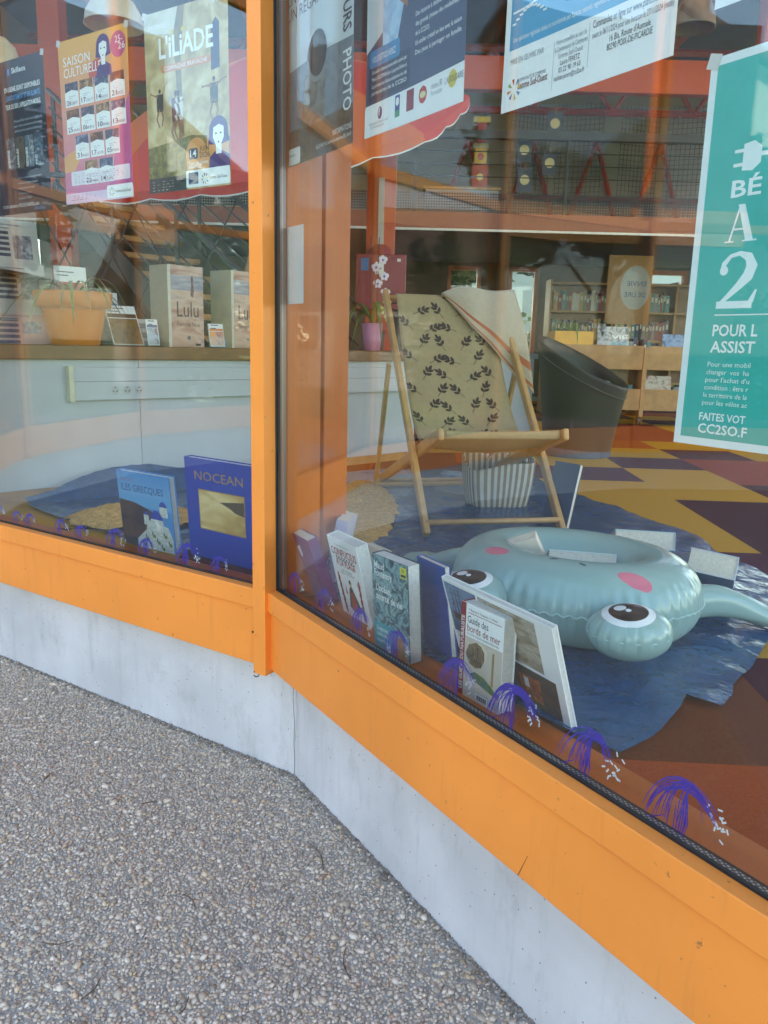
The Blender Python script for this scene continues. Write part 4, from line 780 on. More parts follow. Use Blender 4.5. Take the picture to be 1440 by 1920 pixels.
def blob(cx, cy, rx, ry, n=90, seed=0): return [(cx+rx*math.cos(t)*(1+.25*mnoise.noise(Vector((math.cos(t)*2, math.sin(t)*2, seed)))+.16*mnoise.noise(Vector((math.cos(t)*9, math.sin(t)*9, seed)))), cy+ry*math.sin(t)*(1+.16*mnoise.noise(Vector((math.cos(t)*2, math.sin(t)*2, seed+5))))) for t in [2*math.pi*k/n for k in range(n)]]
tag(sheet('sand', blob(-.10, 3.22, .155, .66), heap(-.12, 3.35, .2, .75, .05, 2), .016, m_sand, FZ).build('sand_pile', smooth=True), 'golden sand strewn on the tarpaulin beside the deck chair feet', 'sand pile')
tag(sheet('sand', blob(-.96, 2.96, .27, .17, seed=3), heap(-.95, 2.97, .30, .2, .075, 5), .014, m_sand, FZ).build('sand_pile', smooth=True), 'small heap of golden sand behind the island book', 'sand pile')

# ---------------------------------------------------------------- books
m_page = M('page edges', (.66, .60, .50), .8, var=.12, scale=160)
m_page_w = M('white page edges', (.68, .66, .62), .8, var=.1, scale=160)
def book(label, BL, yaw, wd, h, th, lean, cover, spine_m=None, back_m=None, spine='left', hard=.002, page=None, draw=None, roll=0, name='book', group=None):
    """cover faces -y in its own space, lower left corner at the origin, thickness towards +y"""
    mtx = Matrix.Translation(BL) @ Matrix.Rotation(R(yaw), 4, 'Z') @ Matrix.Rotation(-R(lean), 4, 'X') @ Matrix.Rotation(R(roll), 4, 'Y')
    o = root(name, Vector(BL)); tag(o, label, 'book', group); t = .0022; spine_m = spine_m or cover; back_m = back_m or cover; ov = hard
    b = MB(); b.box((0, 0, 0), (wd, t, h), cover); b.xf(mtx).build('front_cover', o, bevel=.0006)
    b = MB(); b.box((0, th-t, 0), (wd, th, h), back_m); b.xf(mtx).build('back_cover', o)
    b = MB(); x0, x1 = (0, t) if spine == 'left' else (wd-t, wd); b.box((x0, t, 0), (x1, th-t, h), spine_m); b.xf(mtx).build('spine', o)
    b = MB(); a0, a1 = (t, wd-ov) if spine == 'left' else (ov, wd-t); b.box((a0, t, ov), (a1, th-t, h-ov), page or m_page); b.xf(mtx).build('page_block', o)
    s = Sheet(lambda u, v, lay: mtx @ Vector((u, -.00012-lay*.00016, v))); s.w = wd; s.h = h
    if draw: draw(s)
    s.build(o); o['_m'] = 0; del o['_m']; s.m = mtx; s.o = o; return s
FB = FZ+.004
def d_guide(s):
    w, h = s.w, s.h; red = mc('#8f2026'); s.rect(0, 0, .016, h, red, 1); s.text('LES GUIDES DU NATURALISTE', .0125, .012, .0095, W_, h-.04, rot=math.pi/2, bold=.015, lay=4); s.rect(.016, 0, w, h*.655, mc('#cdbfae'), 1); s.rect(.022, h*.905, w-.006, h*.911, red, 2)
    s.text('P. Bourrat, J. Toussaint, C. Martin', .024, h*.930, .005, mc('#5a5a5a'), .085); s.text('Guide des', .022, h*.805, .0155, mc('#33363a'), .062); s.text('bords de mer', .022, h*.715, .0155, red, .098); s.text('Mer du Nord, Manche, Atlantique, Méditerranée', .022, h*.675, .0055, mc('#7a7a7a'), .095)
    sh = PM('shell print', ['#3a2c20', '#7a6248', '#a89070'], 90, stretch=(4, 4, 1)); s.poly([(.020, h*.47), (.030, h*.58), (.052, h*.63), (.074, h*.60), (.080, h*.50), (.068, h*.385), (.052, h*.355), (.034, h*.375)], sh, 2); s.poly([(.052, h*.63), (.070, h*.645), (.085, h*.58), (.083, h*.48), (.078, h*.46), (.076, h*.56), (.066, h*.61)], mc('#d9cdb2'), 3)
    for k in range(7): s.poly([(.060, h*.60), (.024+.007*k, h*(.40+.012*abs(k-4))), (.0255+.007*k, h*(.40+.012*abs(k-4)))], mc('#33261c'), 3)
    s.rect(.099, h*.25, .105, h*.60, mc('#8a6a34'), 2); s.rect(.1005, h*.25, .1022, h*.60, mc('#c9a860'), 3)
    s.poly([(.036, h*.27), (.05, h*.315), (.078, h*.30), (.104, h*.235), (.118, h*.185), (.108, h*.16), (.092, h*.175), (.066, h*.20), (.046, h*.225)], PM('fish print', ['#2f4a2a', '#5d7a4a', '#4a5a80'], 60), 2); s.poly([(.112, h*.205), (.122, h*.215), (.122, h*.15), (.110, h*.165)], mc('#5a6a90'), 3)
    for k in range(5): s.poly([(.085+.007*k, h*.03), (.083+.009*k, h*.13), (.086+.007*k, h*.03)], mc('#3a3a2a'), 2)
    for k in range(16): s.rect(.058+.002*k, h*.03, .0588+.002*k+.0006*(k % 3), h*.085, K_, 4)
    s.rect(.056, h*.022, .092, h*.095, W_, 3)
book('field guide with red spine, shell and fish on a cream cover', (.161, 1.504, FB), -56, .127, .197, .034, 0, W_, mc('#8f2026'), draw=d_guide, page=m_page_w)
def d_maud(s):
    w, h = s.w, s.h; s.rect(0, 0, w, h, PM('stormy sea print', ['#0f2c34', '#2c5a66', '#8ab0b4', '#16323a'], 26, dist=2.5), 1); s.text('Maud', .010, h*.865, .017, W_, .038, bold=.012); s.text('Fontenoy', .010, h*.785, .017, W_, .066, bold=.012); s.text("L'océan,", .014, h*.635, .017, W_, .058, bold=.012); s.text('source de vie', .014, h*.545, .017, W_, .098, bold=.012)
    s.rect(w*.80, h*.86, w*.97, h*.97, mc('#d6d23a'), 2); s.text('N', w*.85, h*.92, .008, K_, lay=4, bold=.02); s.rect(w*.82, h*.875, w*.95, h*.90, K_, 3)
    s.rect(0, 0, w*.58, h*.30, mc('#2a9aa8'), 2); s.poly([(w*.58, h*.20), (w*.80, h*.25), (w*.92, h*.1), (w*.92, 0), (w*.58, 0)], PM('skin print', ['#9a6a50', '#c08a6a', '#7a5040'], 30), 2)
    for k, t in enumerate(('Soignons', 'notre mer', 'nourricière')): s.text(t, .012, h*(.215-.062*k), .0115, W_, (.044, .046, .052)[k])
    s.rect(w*.36, h*.02, w*.47, h*.09, W_, 3)
book('stormy teal sea book with white lettering and yellow sticker', (-.013, 1.738, FB), -54, .135, .232, .036, -4, mc('#1c3c44'), page=m_page_w, draw=d_maud)
def d_conf(s):
    w, h = s.w, s.h; red = mc('#b4382c'); s.text('MARTINE VERRIER ET', w*.5, h*.91, .0055, mc('#7a8a86'), .07, 'c'); s.text('CONFUCIUS', w*.5, h*.79, .021, red, w*.86, 'c', bold=.02)
    for k in range(14): s.disc(w*(.22+.045*k), h*(.755+.012*(-1)**k), .0042, .0025, K_, 2, 8)
    s.text('À LA PLAGE', w*.5, h*.665, .018, red, w*.66, 'c', bold=.02); s.text('LA SAGESSE', w*.5, h*.60, .006, mc('#5a7a78'), .05, 'c'); s.text('DANS UN TRANSAT', w*.5, h*.565, .006, mc('#5a7a78'), .07, 'c')
    for x0, a in ((.14, .10), (.84, -.08)):
        for k in range(16): t = k/15; s.disc(w*(x0+a*t*.5+.015*math.sin(k*2.1)), h*(.52-.46*t+(0 if a > 0 else -.0)), .0045, .009, red, 2, 8)
    s.poly([(w*.34, h*.14), (w*.44, h*.38), (w*.52, h*.45), (w*.60, h*.36), (w*.76, h*.16), (w*.66, h*.10), (w*.46, h*.09)], mc('#2f4a40'), 2); s.poly([(w*.42, h*.12), (w*.47, h*.34), (w*.55, h*.36), (w*.66, h*.13), (w*.54, h*.09)], red, 3); s.disc(w*.52, h*.46, .008, .010, mc('#d9b890'), 4, 12); s.disc(w*.52, h*.485, .006, .006, K_, 5, 10); s.poly([(w*.30, h*.30), (w*.33, h*.44), (w*.36, h*.30)], red, 3); s.disc(w*.78, h*.50, .002, .006, K_, 2, 6)
book('white philosophy book with red CONFUCIUS title and seated figure', (-.101, 1.985, FB), -58, .150, .222, .034, -14, W_, page=m_page_w, draw=d_conf)
def d_purple(s):
    w, h = s.w, s.h; s.poly([(w*.42, h*.80), (w*.55, h*.85), (w*.55, h*.70), (w*.48, h*.64)], W_, 2); s.poly([(w*.28, h*.84), (w*.42, h*.84), (w*.34, h*.72)], mc('#8a3a62'), 2); s.text('Des solutions à portée', w*.30, h*.56, .009, mc('#a85a6a'), .09); s.text("d'une lecture", w*.30, h*.51, .009, mc('#a85a6a'), .07); s.lines(w*.28, h*.46, w*.6, 12, .0085, mc('#c9a9c4'), .0018, 2)
book('purple paperback shown from behind with white book emblem', (-.222, 2.165, FB), -60, .165, .200, .030, -20, mc('#7c2a76'), spine='right', draw=d_purple)
def d_photo(s):
    w, h = s.w, s.h; s.rect(.006, h*.42, w*.34, h-.008, PM('ship print', ['#2c3c56', '#6a86a8', '#8aa0b8'], 12), 2); s.poly([(w*.06, h*.58), (w*.16, h*.56), (w*.20, h*.62), (w*.05, h*.66)], mc('#5a3a2a'), 3)
    for u in (.08, .115, .15): s.rect(w*u, h*.62, w*u+.002, h*.92, K_, 4); s.rect(w*u-.010, h*.78, w*u+.012, h*.785, K_, 4); s.rect(w*u-.008, h*.86, w*u+.010, h*.865, K_, 4)
    s.disc(w*.075, h*.74, .004, .004, mc('#a03030'), 5, 8); s.rect(w*.36, h*.46, w*.86, h-.008, PM('cliffs print', ['#6a5c4a', '#9a8a70', '#b8b0a0', '#54483a'], 20, stretch=(1, 1, 3)), 2); s.rect(w*.36, .006, w-.02, h*.43, PM('sunken door print', ['#3a302a', '#5a4a40', '#2a2622'], 16), 2)
    s.poly([(w*.62, h*.06), (w*.80, h*.07), (w*.80, h*.35), (w*.62, h*.34)], PM('warm door print', ['#5a2a14', '#9a5020', '#c07a34'], 60), 3); s.rect(w*.66, h*.22, w*.70, h*.32, mc('#c8d0d6'), 4); s.poly([(w*.60, h*.04), (w*.82, h*.03), (w*.82, h*.10), (w*.66, h*.09)], PM('weed print', ['#2a3a22', '#4a5a34', '#6a6a40'], 70), 4)
    s.text('Souvenirs', .012, h*.36, .012, mc('#6a6a72'), .07); s.text('du littoral', .012, h*.28, .012, mc('#6a6a72'), .07)
book('wide white coastal picture book with sailing ship and orange door photographs', (.186, 1.649, FB), -60, .350, .224, .014, -18, W_, page=m_page_w, draw=d_photo)
book('slim plain blue book tilted between the sea book and picture book', (.105, 1.770, FB), -60, .115, .222, .016, -8, mc('#2a4f9c'), mc('#5a7ab8'))
s = book('pale lilac thick paperback leaning on the orange post', (-.155, 2.34, FB), -100, .13, .205, .036, 12, mc('#c8bcc8'), mc('#b9b4cf'), spine='right')
s2 = Sheet(lambda u, v, lay: s.m @ Vector((.1302+lay*.0002, u, v))); s2.text('Imaginer Toi-Même', .010, .03, .012, mc('#3a3a5a'), .12, rot=math.pi/2); s2.build(s.o)
book('cream book wedged behind the white philosophy book', (-.03, 2.005, FB), -58, .10, .185, .018, -6, mc('#cfc4ac'))
def d_iles(s):
    w, h = s.w, s.h; s.rect(0, h*.55, w, h, mc('#5a9ac8'), 1); s.rect(0, h*.70, w, h, grad('sky print', '#9ac8e0', '#3f86c0'), 2); s.poly([(0, h*.12), (0, h*.62), (w*.3, h*.60), (w*.62, h*.52), (w*.58, h*.12)], PM('dark headland print', ['#1f2430', '#3a2c30', '#5a4038', '#243a58'], 14), 2)
    s.text('REFLETS DES', .018, h*.875, .008, mc('#a8603a'), .06); s.text('ILES GRECQUES', .018, h*.745, .024, mc('#17305c'), w*.80); wh = PM('white village print', ['#d8d8cc', '#b0b4ac', '#e8e6dc'], 50)
    s.poly([(w*.28, 0), (w*.30, h*.12), (w*.48, h*.26), (w*.52, h*.40), (w*.90, h*.34), (w*.97, h*.2), (w*.97, 0)], wh, 3)
    for cx, cy, r_ in ((.70, .42, .030), (.84, .60, .018), (.50, .46, .012)):
        s.poly([(w*cx-r_, h*cy), (w*cx+r_, h*cy), (w*cx+r_*1.1, h*cy-.035), (w*cx-r_*1.1, h*cy-.035)], wh, 4); s.poly([(w*cx+r_*math.cos(R(a)), h*cy+r_*1.05*math.sin(R(a))) for a in range(0, 181, 15)], mc('#2a3f9a'), 5)
    for u, v in ((.45, .15), (.58, .2), (.66, .12), (.80, .22), (.88, .12), (.38, .06), (.52, .05), (.74, .05)): s.rect(w*u, h*v, w*u+.006, h*v+.012, mc('#4a5a52'), 5); s.disc(w*(u+.04), h*(v-.01), .008, .007, mc('#5a7a3a'), 5, 8)
    s.rect(0, 0, w*.28, h*.12, mc('#2a3038'), 3)
book('hardback with whitewashed Greek island village and blue domes on its cover', (-.900, 2.640, FB), -33.6, .262, .262, .026, -5, mc('#3f86c0'), page=m_page_w, draw=d_iles, hard=.004)
def d_noc(s):
    w, h = s.w, s.h; g = mc('#a8823f', .3); s.text('NOCEAN', w*.5, h*.79, .030, g, w*.70, 'c'); s.rect(w*.19, h*.30, w*.86, h*.70, g, 2); s.rect(w*.20, h*.31, w*.85, h*.69, PM('golden beach print', ['#8a6a3a', '#c09a58', '#e0c48a', '#a07c48'], 6, stretch=(1, 1, 2)), 3); s.poly([(w*.5, h*.60), (w*.85, h*.64), (w*.85, h*.50), (w*.72, h*.52), (w*.64, h*.56)], mc('#5a452c'), 4)
book('large blue hardback with gold title and golden beach photograph', (-.640, 2.515, FB), -36, .315, .330, .03, -3, mc('#1f3a9a'), page=m_page_w, draw=d_noc, hard=.004)
b = book('brown and blue book propped on the right foot of the deck chair', (.63, 3.05, FB+.01), -50, .12, .26, .02, 14, mc('#2c4560'), mc('#4a2a26'), mc('#55302a'))
# ---------------------------------------------------------------- inflatable ring
RC = Vector((.489, 1.939, FZ+.006)); ex = Vector((.82, -.572, 0)); ey = Vector((.572, .82, 0)); rx, ry, rt = .215, .163, .105
ring = root('inflatable_ring', RC); tag(ring, 'pale teal inflatable swim ring with cartoon eyes, pink cheeks and flippers', 'swim ring')
def vinyl(name, marks=(), base=(.25, .385, .36)):
    """soft vinyl with printed marks: (object-space point, radius, colour, squash) in order"""
    m = bpy.data.materials.new(name); m.use_nodes = True; n = m.node_tree.nodes; l = m.node_tree.links; bs = n['Principled BSDF']; bs.inputs['Roughness'].default_value = .20; bs.inputs['Specular IOR Level'].default_value = .55; bs.inputs['Subsurface Weight'].default_value = .0
    tc = n.new('ShaderNodeTexCoord'); last = n.new('ShaderNodeRGB'); last.outputs[0].default_value = base+(1,); cur = last.outputs[0]
    for p, r_, c_, mat_ in marks:
        mp = n.new('ShaderNodeMapping'); mp.vector_type = 'TEXTURE'; mp.inputs['Location'].default_value = p; mp.inputs['Rotation'].default_value = mat_[0]; mp.inputs['Scale'].default_value = mat_[1]; l.new(tc.outputs['Object'], mp.inputs['Vector'])
        ln = n.new('ShaderNodeVectorMath'); ln.operation = 'LENGTH'; l.new(mp.outputs[0], ln.inputs[0]); lt = n.new('ShaderNodeMath'); lt.operation = 'LESS_THAN'; lt.inputs[1].default_value = r_; l.new(ln.outputs['Value'], lt.inputs[0])
        mx = n.new('ShaderNodeMix'); mx.data_type = 'RGBA'; l.new(lt.outputs[0], mx.inputs['Factor']); l.new(cur, mx.inputs['A']); mx.inputs['B'].default_value = c_+(1,); cur = mx.outputs['Result']
    l.new(cur, bs.inputs['Base Color']); nz = n.new('ShaderNodeTexNoise'); nz.inputs['Scale'].default_value = 14; l.new(tc.outputs['Object'], nz.inputs['Vector']); bp = n.new('ShaderNodeBump'); bp.inputs['Strength'].default_value = .12; bp.inputs['Distance'].default_value = .02; l.new(nz.outputs['Fac'], bp.inputs['Height']); l.new(bp.outputs['Normal'], bs.inputs['Normal']); return m
def rp(t, p, dr=0):
    k = (rt+dr); puck = 0
    e = math.cos(p)
    if e > .55: puck = -.0075*max(0, (e-.62)/.38)**1.5*abs(math.sin(t*31+math.sin(t*5)))**3*(.3+.7*abs(math.sin(t*7+1)))
    k += puck; a = (rx+k*math.cos(p)*(1.0))*math.cos(t); c = (ry+k*math.cos(p))*math.sin(t); return RC+ex*a+ey*c+Vector((0, 0, rt+.98*k*math.sin(p)))
yawr = math.atan2(ex.y, ex.x); pk = (.62, .16, .22)
def ringlocal(a, c, z): return tuple(ex*a+ey*c+Vector((0, 0, z)))
marks = [(ringlocal(.205, -.150, .19), 1, pk, ((0, 0, yawr+.30), (.040, .018, .06))), (ringlocal(-.135, -.165, .19), 1, pk, ((0, 0, yawr-.25), (.036, .018, .06))),
         (ringlocal(.015, -.165, .21), 1, (.05, .08, .09), ((0, 0, yawr+.5), (.012, .004, .03))), (ringlocal(.085, -.165, .21), 1, (.05, .08, .09), ((0, 0, yawr-.4), (.011, .004, .03)))]
m_ring = vinyl('teal vinyl ring', marks)
b = MB(); NT, NP = 260, 44
b.add([rp(2*math.pi*i/NT, 2*math.pi*j/NP) for i in range(NT) for j in range(NP)], [(i*NP+j, ((i+1) % NT)*NP+j, ((i+1) % NT)*NP+(j+1) % NP, i*NP+(j+1) % NP) for i in range(NT) for j in range(NP)], m_ring); b.build('ring_tube', ring, smooth=True)
m_vin = vinyl('teal vinyl'); m_seam = M('pale vinyl seam', (.36, .52, .50), .3, var=.05)
b = MB(); b.tube([rp(2*math.pi*i/NT, 0, .0015)+Vector((0, 0, .0025*math.sin(i*1.7))) for i in range(NT)], .0022, m_seam, 6, closed=True); b.build('seam', ring, smooth=True)
b = MB(); b.tube([rp(2*math.pi*i/NT, 2.9, .001) for i in range(NT)], .0015, m_seam, 5, closed=True); b.build('inner_seam', ring, smooth=True)
for sg in (1, -1):
    ec = RC+ex*(.235 if sg > 0 else -.143)+ey*(-.262 if sg > 0 else -.272)+Vector((0, 0, .105 if sg > 0 else .112)); dirv = (ey*-.26+Vector((0, 0, .93))+ex*.03).normalized(); er = (.092, .078, .060)
    wh, br = (.72, .74, .74), (.025, .012, .010)
    def em(d, r_, c_): q = Vector((d.x*er[0], d.y*er[1], d.z*er[2])); return (tuple(q), 1, c_, ((0, 0, 0), (r_*1.05, r_*.95, r_*.9)))
    dv = dirv; side = ex
    em_marks = [em(dv, .055, wh), em(dv, .040, br), em((dv-side*.22+Vector((0, 0, .03))).normalized(), .0125, wh), em((dv+side*.02-ey*.06).normalized(), .006, wh)]
    b = MB(); NU, NVv = 140, 34; vs = []
    for j in range(NVv+1):
        p = math.pi*(j/NVv-.5)
        for i in range(NU):
            t = 2*math.pi*i/NU; kk = 1-.075*max(0, 1-abs(p-.05)/.85)**1.2*(1-abs(math.sin(t*8+.4*math.sin(t*3))))**2.2*(.5+.5*abs(math.sin(t*2.3))); vs.append(ec+Vector((er[0]*kk*math.cos(p)*math.cos(t), er[1]*kk*math.cos(p)*math.sin(t), er[2]*math.sin(p))))
    b.add(vs, [(j*NU+i, j*NU+(i+1) % NU, (j+1)*NU+(i+1) % NU, (j+1)*NU+i) for j in range(NVv) for i in range(NU)], vinyl('vinyl eye %d' % sg, em_marks)); eo = b.build('eye', ring, origin=ec, smooth=True)
    b = MB(); b.tube([ec+Vector((er[0]*.965*math.cos(t), er[1]*.965*math.sin(t), 0)) for t in [2*math.pi*i/48 for i in range(48)]], .0018, m_seam, 5, closed=True); b.build('eye_seam', eo, smooth=True)
    # flipper
    f0 = RC+ex*(.27*sg)+ey*(.10 if sg > 0 else .06)+Vector((0, 0, .085)); f1 = RC+ex*(.50 if sg > 0 else -.58)+ey*(.30 if sg > 0 else .16)+Vector((0, 0, .045)); dd = (f1-f0); ww = Vector((-dd.y, dd.x, 0)).normalized(); b = MB()
    def fl(i, j):
        t = i; a = 2*math.pi*j; wdt = (.036-.012*math.sin(t*2.2)+.035*t*t)*(1 if t < .97 else .9); thk = .036*(1-t)**.7+.009+.007*abs(math.sin(9*t+j*12))*t; c = f0+dd*t+Vector((0, 0, .012*math.sin(6*t)))
        return c+ww*wdt*math.cos(a)*(1+.08*math.sin(a*3+t*5)*t)+Vector((0, 0, thk*math.sin(a)))
    b.grid(fl, 22, 28, m_vin); b.add([f1+ww*.055*math.cos(a)+Vector((0, 0, .008*math.sin(a))) for a in [k*.5236 for k in range(12)]], [tuple(range(12))], m_vin); b.build('flipper', ring, smooth=True)
# books in and around the ring
m_pg = M('cream pages', (.62, .55, .45), .8, var=.1, scale=120)
def flatbook(label, c, yaw, wd, h, th, tilt=(0, 0), cover='#8a94a0', text=None):
    mtx = Matrix.Translation(c) @ Matrix.Rotation(R(yaw), 4, 'Z') @ Matrix.Rotation(R(tilt[0]), 4, 'X') @ Matrix.Rotation(R(tilt[1]), 4, 'Y'); o = root('book', c); tag(o, label, 'book'); t = .002
    cm = mc(cover); b = MB(); b.box((-wd/2, -th/2, -h/2), (wd/2, -th/2+t, h/2), cm); b.xf(mtx).build('front_cover', o); b = MB(); b.box((-wd/2, th/2-t, -h/2), (wd/2, th/2, h/2), cm); b.xf(mtx).build('back_cover', o)
    b = MB(); b.box((wd/2-t, -th/2+t, -h/2), (wd/2, th/2-t, h/2), cm); b.xf(mtx).build('spine', o); b = MB(); b.box((-wd/2+.003, -th/2+t, -h/2+.003), (wd/2-t, th/2-t, h/2-.003), m_pg); b.xf(mtx).build('page_block', o)
    if text:
        s = Sheet(lambda u, v, lay: mtx @ Vector((wd/2+lay*.0003, u-th/2, v-h/2))); s.text(text, th*.35, h*.25, .011, K_, h*.5, rot=math.pi/2); s.build(o)
flatbook('thick cream paperback tucked flat behind the ring on the tarpaulin', Vector((.80, 2.37, .665)), -10, .175, .19, .055, (70, 0), '#a8c4cc')
flatbook('thick paperback with grey lettered spine leaning on the ring side', Vector((.93, 2.13, .650)), -38, .125, .20, .065, (64, 12), '#b4bccb', 'La lente lectrice')
flatbook('open paperback stuck upright in the ring hole', Vector((.40, 1.985, .685)), -10, .08, .20, .030, (20, -24), '#d0bfb0')
flatbook('pale paperback lying slanted across the ring hole', Vector((.52, 1.99, .71)), -12, .17, .13, .030, (70, 0), '#c4d0d2')
# ---------------------------------------------------------------- deck chair
FL = Vector((.161, 2.823, FZ)); cw = Vector((.978, .21, 0)).normalized(); cb = Vector((-cw.y, cw.x, 0))
dk = root('deck_chair', FL+cw*.27+cb*.5); tag(dk, 'folding wooden deck chair with beige leaf print canvas sling', 'deck chair')
m_beech = M('pale beech', (.47, .26, .10), .42, var=.14, scale=30, bump=.06, bscale=90)
def dp(wx, bk, z): return FL+cw*wx+cb*bk+Vector((0, 0, z))
for x in (0, .54):
    b = MB(); b.bar(dp(x, 0, .012), dp(x, .862, .935), .024, .042, m_beech); b.build('back_rail', dk, bevel=.006)
    b = MB(); xs = x+(-.022 if x == 0 else .022); b.bar(dp(xs, .640, .62), dp(xs, .875, .03), .018, .032, m_beech); b.build('strut', dk, bevel=.004)
for x in (.03, .51):
    b = MB(); b.bar(dp(x, -.04, .395), dp(x, 1.09, .022), .024, .045, m_beech); b.build('seat_rail', dk, bevel=.008)
for x0, x1, bk, z in ((0, .54, .025, .055), (.03, .51, .0, .385), (.0, .54, .845, .91), (.03, .51, 1.06, .035), (-.02, .56, .87, .05), (0, .54, .30, .29)):
    b = MB(); b.tube([dp(x0, bk, z), dp(x1, bk, z)], .011, m_beech, 10); b.build('crossbar', dk, smooth=True)
prof = [(.862, .905), (.852, .926), (.834, .922), (.80, .868), (.70, .708), (.58, .535), (.45, .395), (.32, .322), (.18, .318), (.07, .355), (.0, .402), (-.016, .395), (-.012, .372), (.02, .368)]
def cr(t):
    n = len(prof)-1; x = t*n; i = min(int(x), n-1); f = x-i; P = [prof[max(0, min(n, i+k))] for k in (-1, 0, 1, 2)]
    return tuple(.5*((2*P[1][k])+(-P[0][k]+P[2][k])*f+(2*P[0][k]-5*P[1][k]+4*P[2][k]-P[3][k])*f*f+(-P[0][k]+3*P[1][k]-3*P[2][k]+P[3][k])*f**3) for k in (0, 1))
def fab(u, t, off=0):
    bk, z = cr(t); e = 1e-3; b2, z2 = cr(min(1, t+e)); b1, z1 = cr(max(0, t-e)); d = Vector((0, b2-b1, z2-z1)).normalized(); n = Vector((0, -d.z, d.y)) if True else 0
    if n.z < 0 and t < .6 or n.y > 0 and t < .5: n = -n
    sag = -.022*math.sin(math.pi*u)*math.sin(math.pi*min(1, max(0, (t-.1)/.75)))
    q = dp(.045+.45*u, bk, z); nn = cb*n.y+Vector((0, 0, n.z)); return q+nn*(off+sag*.0)+Vector((0, 0, sag))
m_canvas = M('beige canvas', (.37, .275, .145), .9, var=.07, scale=60, bump=.3, bscale=1200); m_leaf = M('brown leaf print', (.055, .035, .028), .85, var=.15)
b = MB(); b.grid(lambda i, j: fab(i, j), 24, 70, m_canvas); sg_ = b.build('canvas', dk, smooth=True); sol = sg_.modifiers.new('thick', 'SOLIDIFY'); sol.thickness = .0016; sol.offset = 0
LEN = 0; ts = [k/300 for k in range(301)]; arc = [0]
for k in range(300): p, q = cr(ts[k]), cr(ts[k+1]); arc.append(arc[-1]+math.hypot(q[0]-p[0], q[1]-p[1]))
def t_of(l): return float(np.interp(l, arc, ts))
lv = MB(); lr = random.Random(4)
def side_n(t):
    e = 2e-3; a, c = cr(max(0, t-e)), cr(min(1, t+e)); d = Vector((0, c[0]-a[0], c[1]-a[1])).normalized(); n1 = Vector((0, d.z, -d.y)); return n1 if n1.y < 0 or n1.z > 0 else -n1
def onf(x, l, k=1):
    t = t_of(max(.0, min(arc[-1], l))); n = side_n(t); q = fab(max(0, min(1, x/.45)), t); return q+(cb*n.y+Vector((0, 0, n.z)))*(.0018*k)
l0 = .04; row = 0
while l0 < arc[-1]-.06:
    for c_ in range(5):
        x = .045+c_*.098+(.049 if row % 2 else 0)+lr.uniform(-.006, .006); l = l0+lr.uniform(-.006, .006)
        if not .035 < x < .42: continue
        a = (1 if (row+c_) % 2 else -1)*lr.uniform(.4, 1.25); d = (math.sin(a), -math.cos(a)); e = (-d[1], d[0]); L = .062
        def pt(q, r_): return (x+d[0]*q+e[0]*r_, l+d[1]*q+e[1]*r_)
        def lf(q0, ang, ln, wd):
            dd = (d[0]*math.cos(ang)+e[0]*math.sin(ang), d[1]*math.cos(ang)+e[1]*math.sin(ang)); ee = (-dd[1], dd[0]); o = pt(q0, 0)
            lv.add([onf(o[0]+dd[0]*ln*t+ee[0]*wd*s_, o[1]+dd[1]*ln*t+ee[1]*wd*s_) for t, s_ in ((0, 0), (.35, -1), (.7, -.8), (1, 0), (.7, .8), (.35, 1))], [tuple(range(6))], m_leaf)
        for q0, ang, ln in ((.028, .62, .032), (.024, -.62, .032), (.008, .75, .030), (.004, -.75, .030), (.036, 0, .034)): lf(q0, ang, ln, .0072)
        lv.add([onf(*pt(-.024, -.0013)), onf(*pt(-.024, .0013)), onf(*pt(.045, .001)), onf(*pt(.045, -.001))], [(0, 1, 2, 3)], m_leaf)
    l0 += .082; row += 1
lv.build('leaf_print', sg_)
# towel over the top corner
m_tow = M('cream towel', (.50, .40, .28), .95, var=.08, scale=80, bump=.6, bscale=500, sheen=.4); m_str = M('rust stripe', (.42, .12, .05), .95, var=.1, scale=80)
T0, T1 = dp(.255, .835, .935), dp(.60, .835, .950); PB = dp(.615, .565, .50)
def tow(i, j):
    top = T0+(T1-T0)*i+Vector((0, 0, .022*math.sin(i*3.0)+.012*math.sin(i*7))); bot = T0+(PB-T0)*i; p = top+(bot-top)*j
    return p+(-cb)*(.045*math.sin(j*3.1)*i+.016+.010*math.sin(i*9+j*4)*j)+Vector((0, 0, .004*math.sin(i*14)*j))
def towb(i, j):
    top = T0+(T1-T0)*i+Vector((0, 0, .022*math.sin(i*3.0)+.012*math.sin(i*7))); return top+cb*(.035*min(1, j*2)+.02*j)+Vector((0, 0, -.30*j*(.4+.6*i)-.02*j*j))-cb*.012*(1-min(1, j*2))
b = MB(); b.grid(tow, 30, 24, m_tow, lambda i, j: m_str if .70 < j < .79 or .93 < j < .955 else m_tow); b.grid(towb, 30, 12, m_tow); tw = b.build('towel', smooth=True); tag(tw, 'cream towel with rust stripe draped over the deck chair corner', 'towel')
sl_ = tw.modifiers.new('thick', 'SOLIDIFY'); sl_.thickness = .004
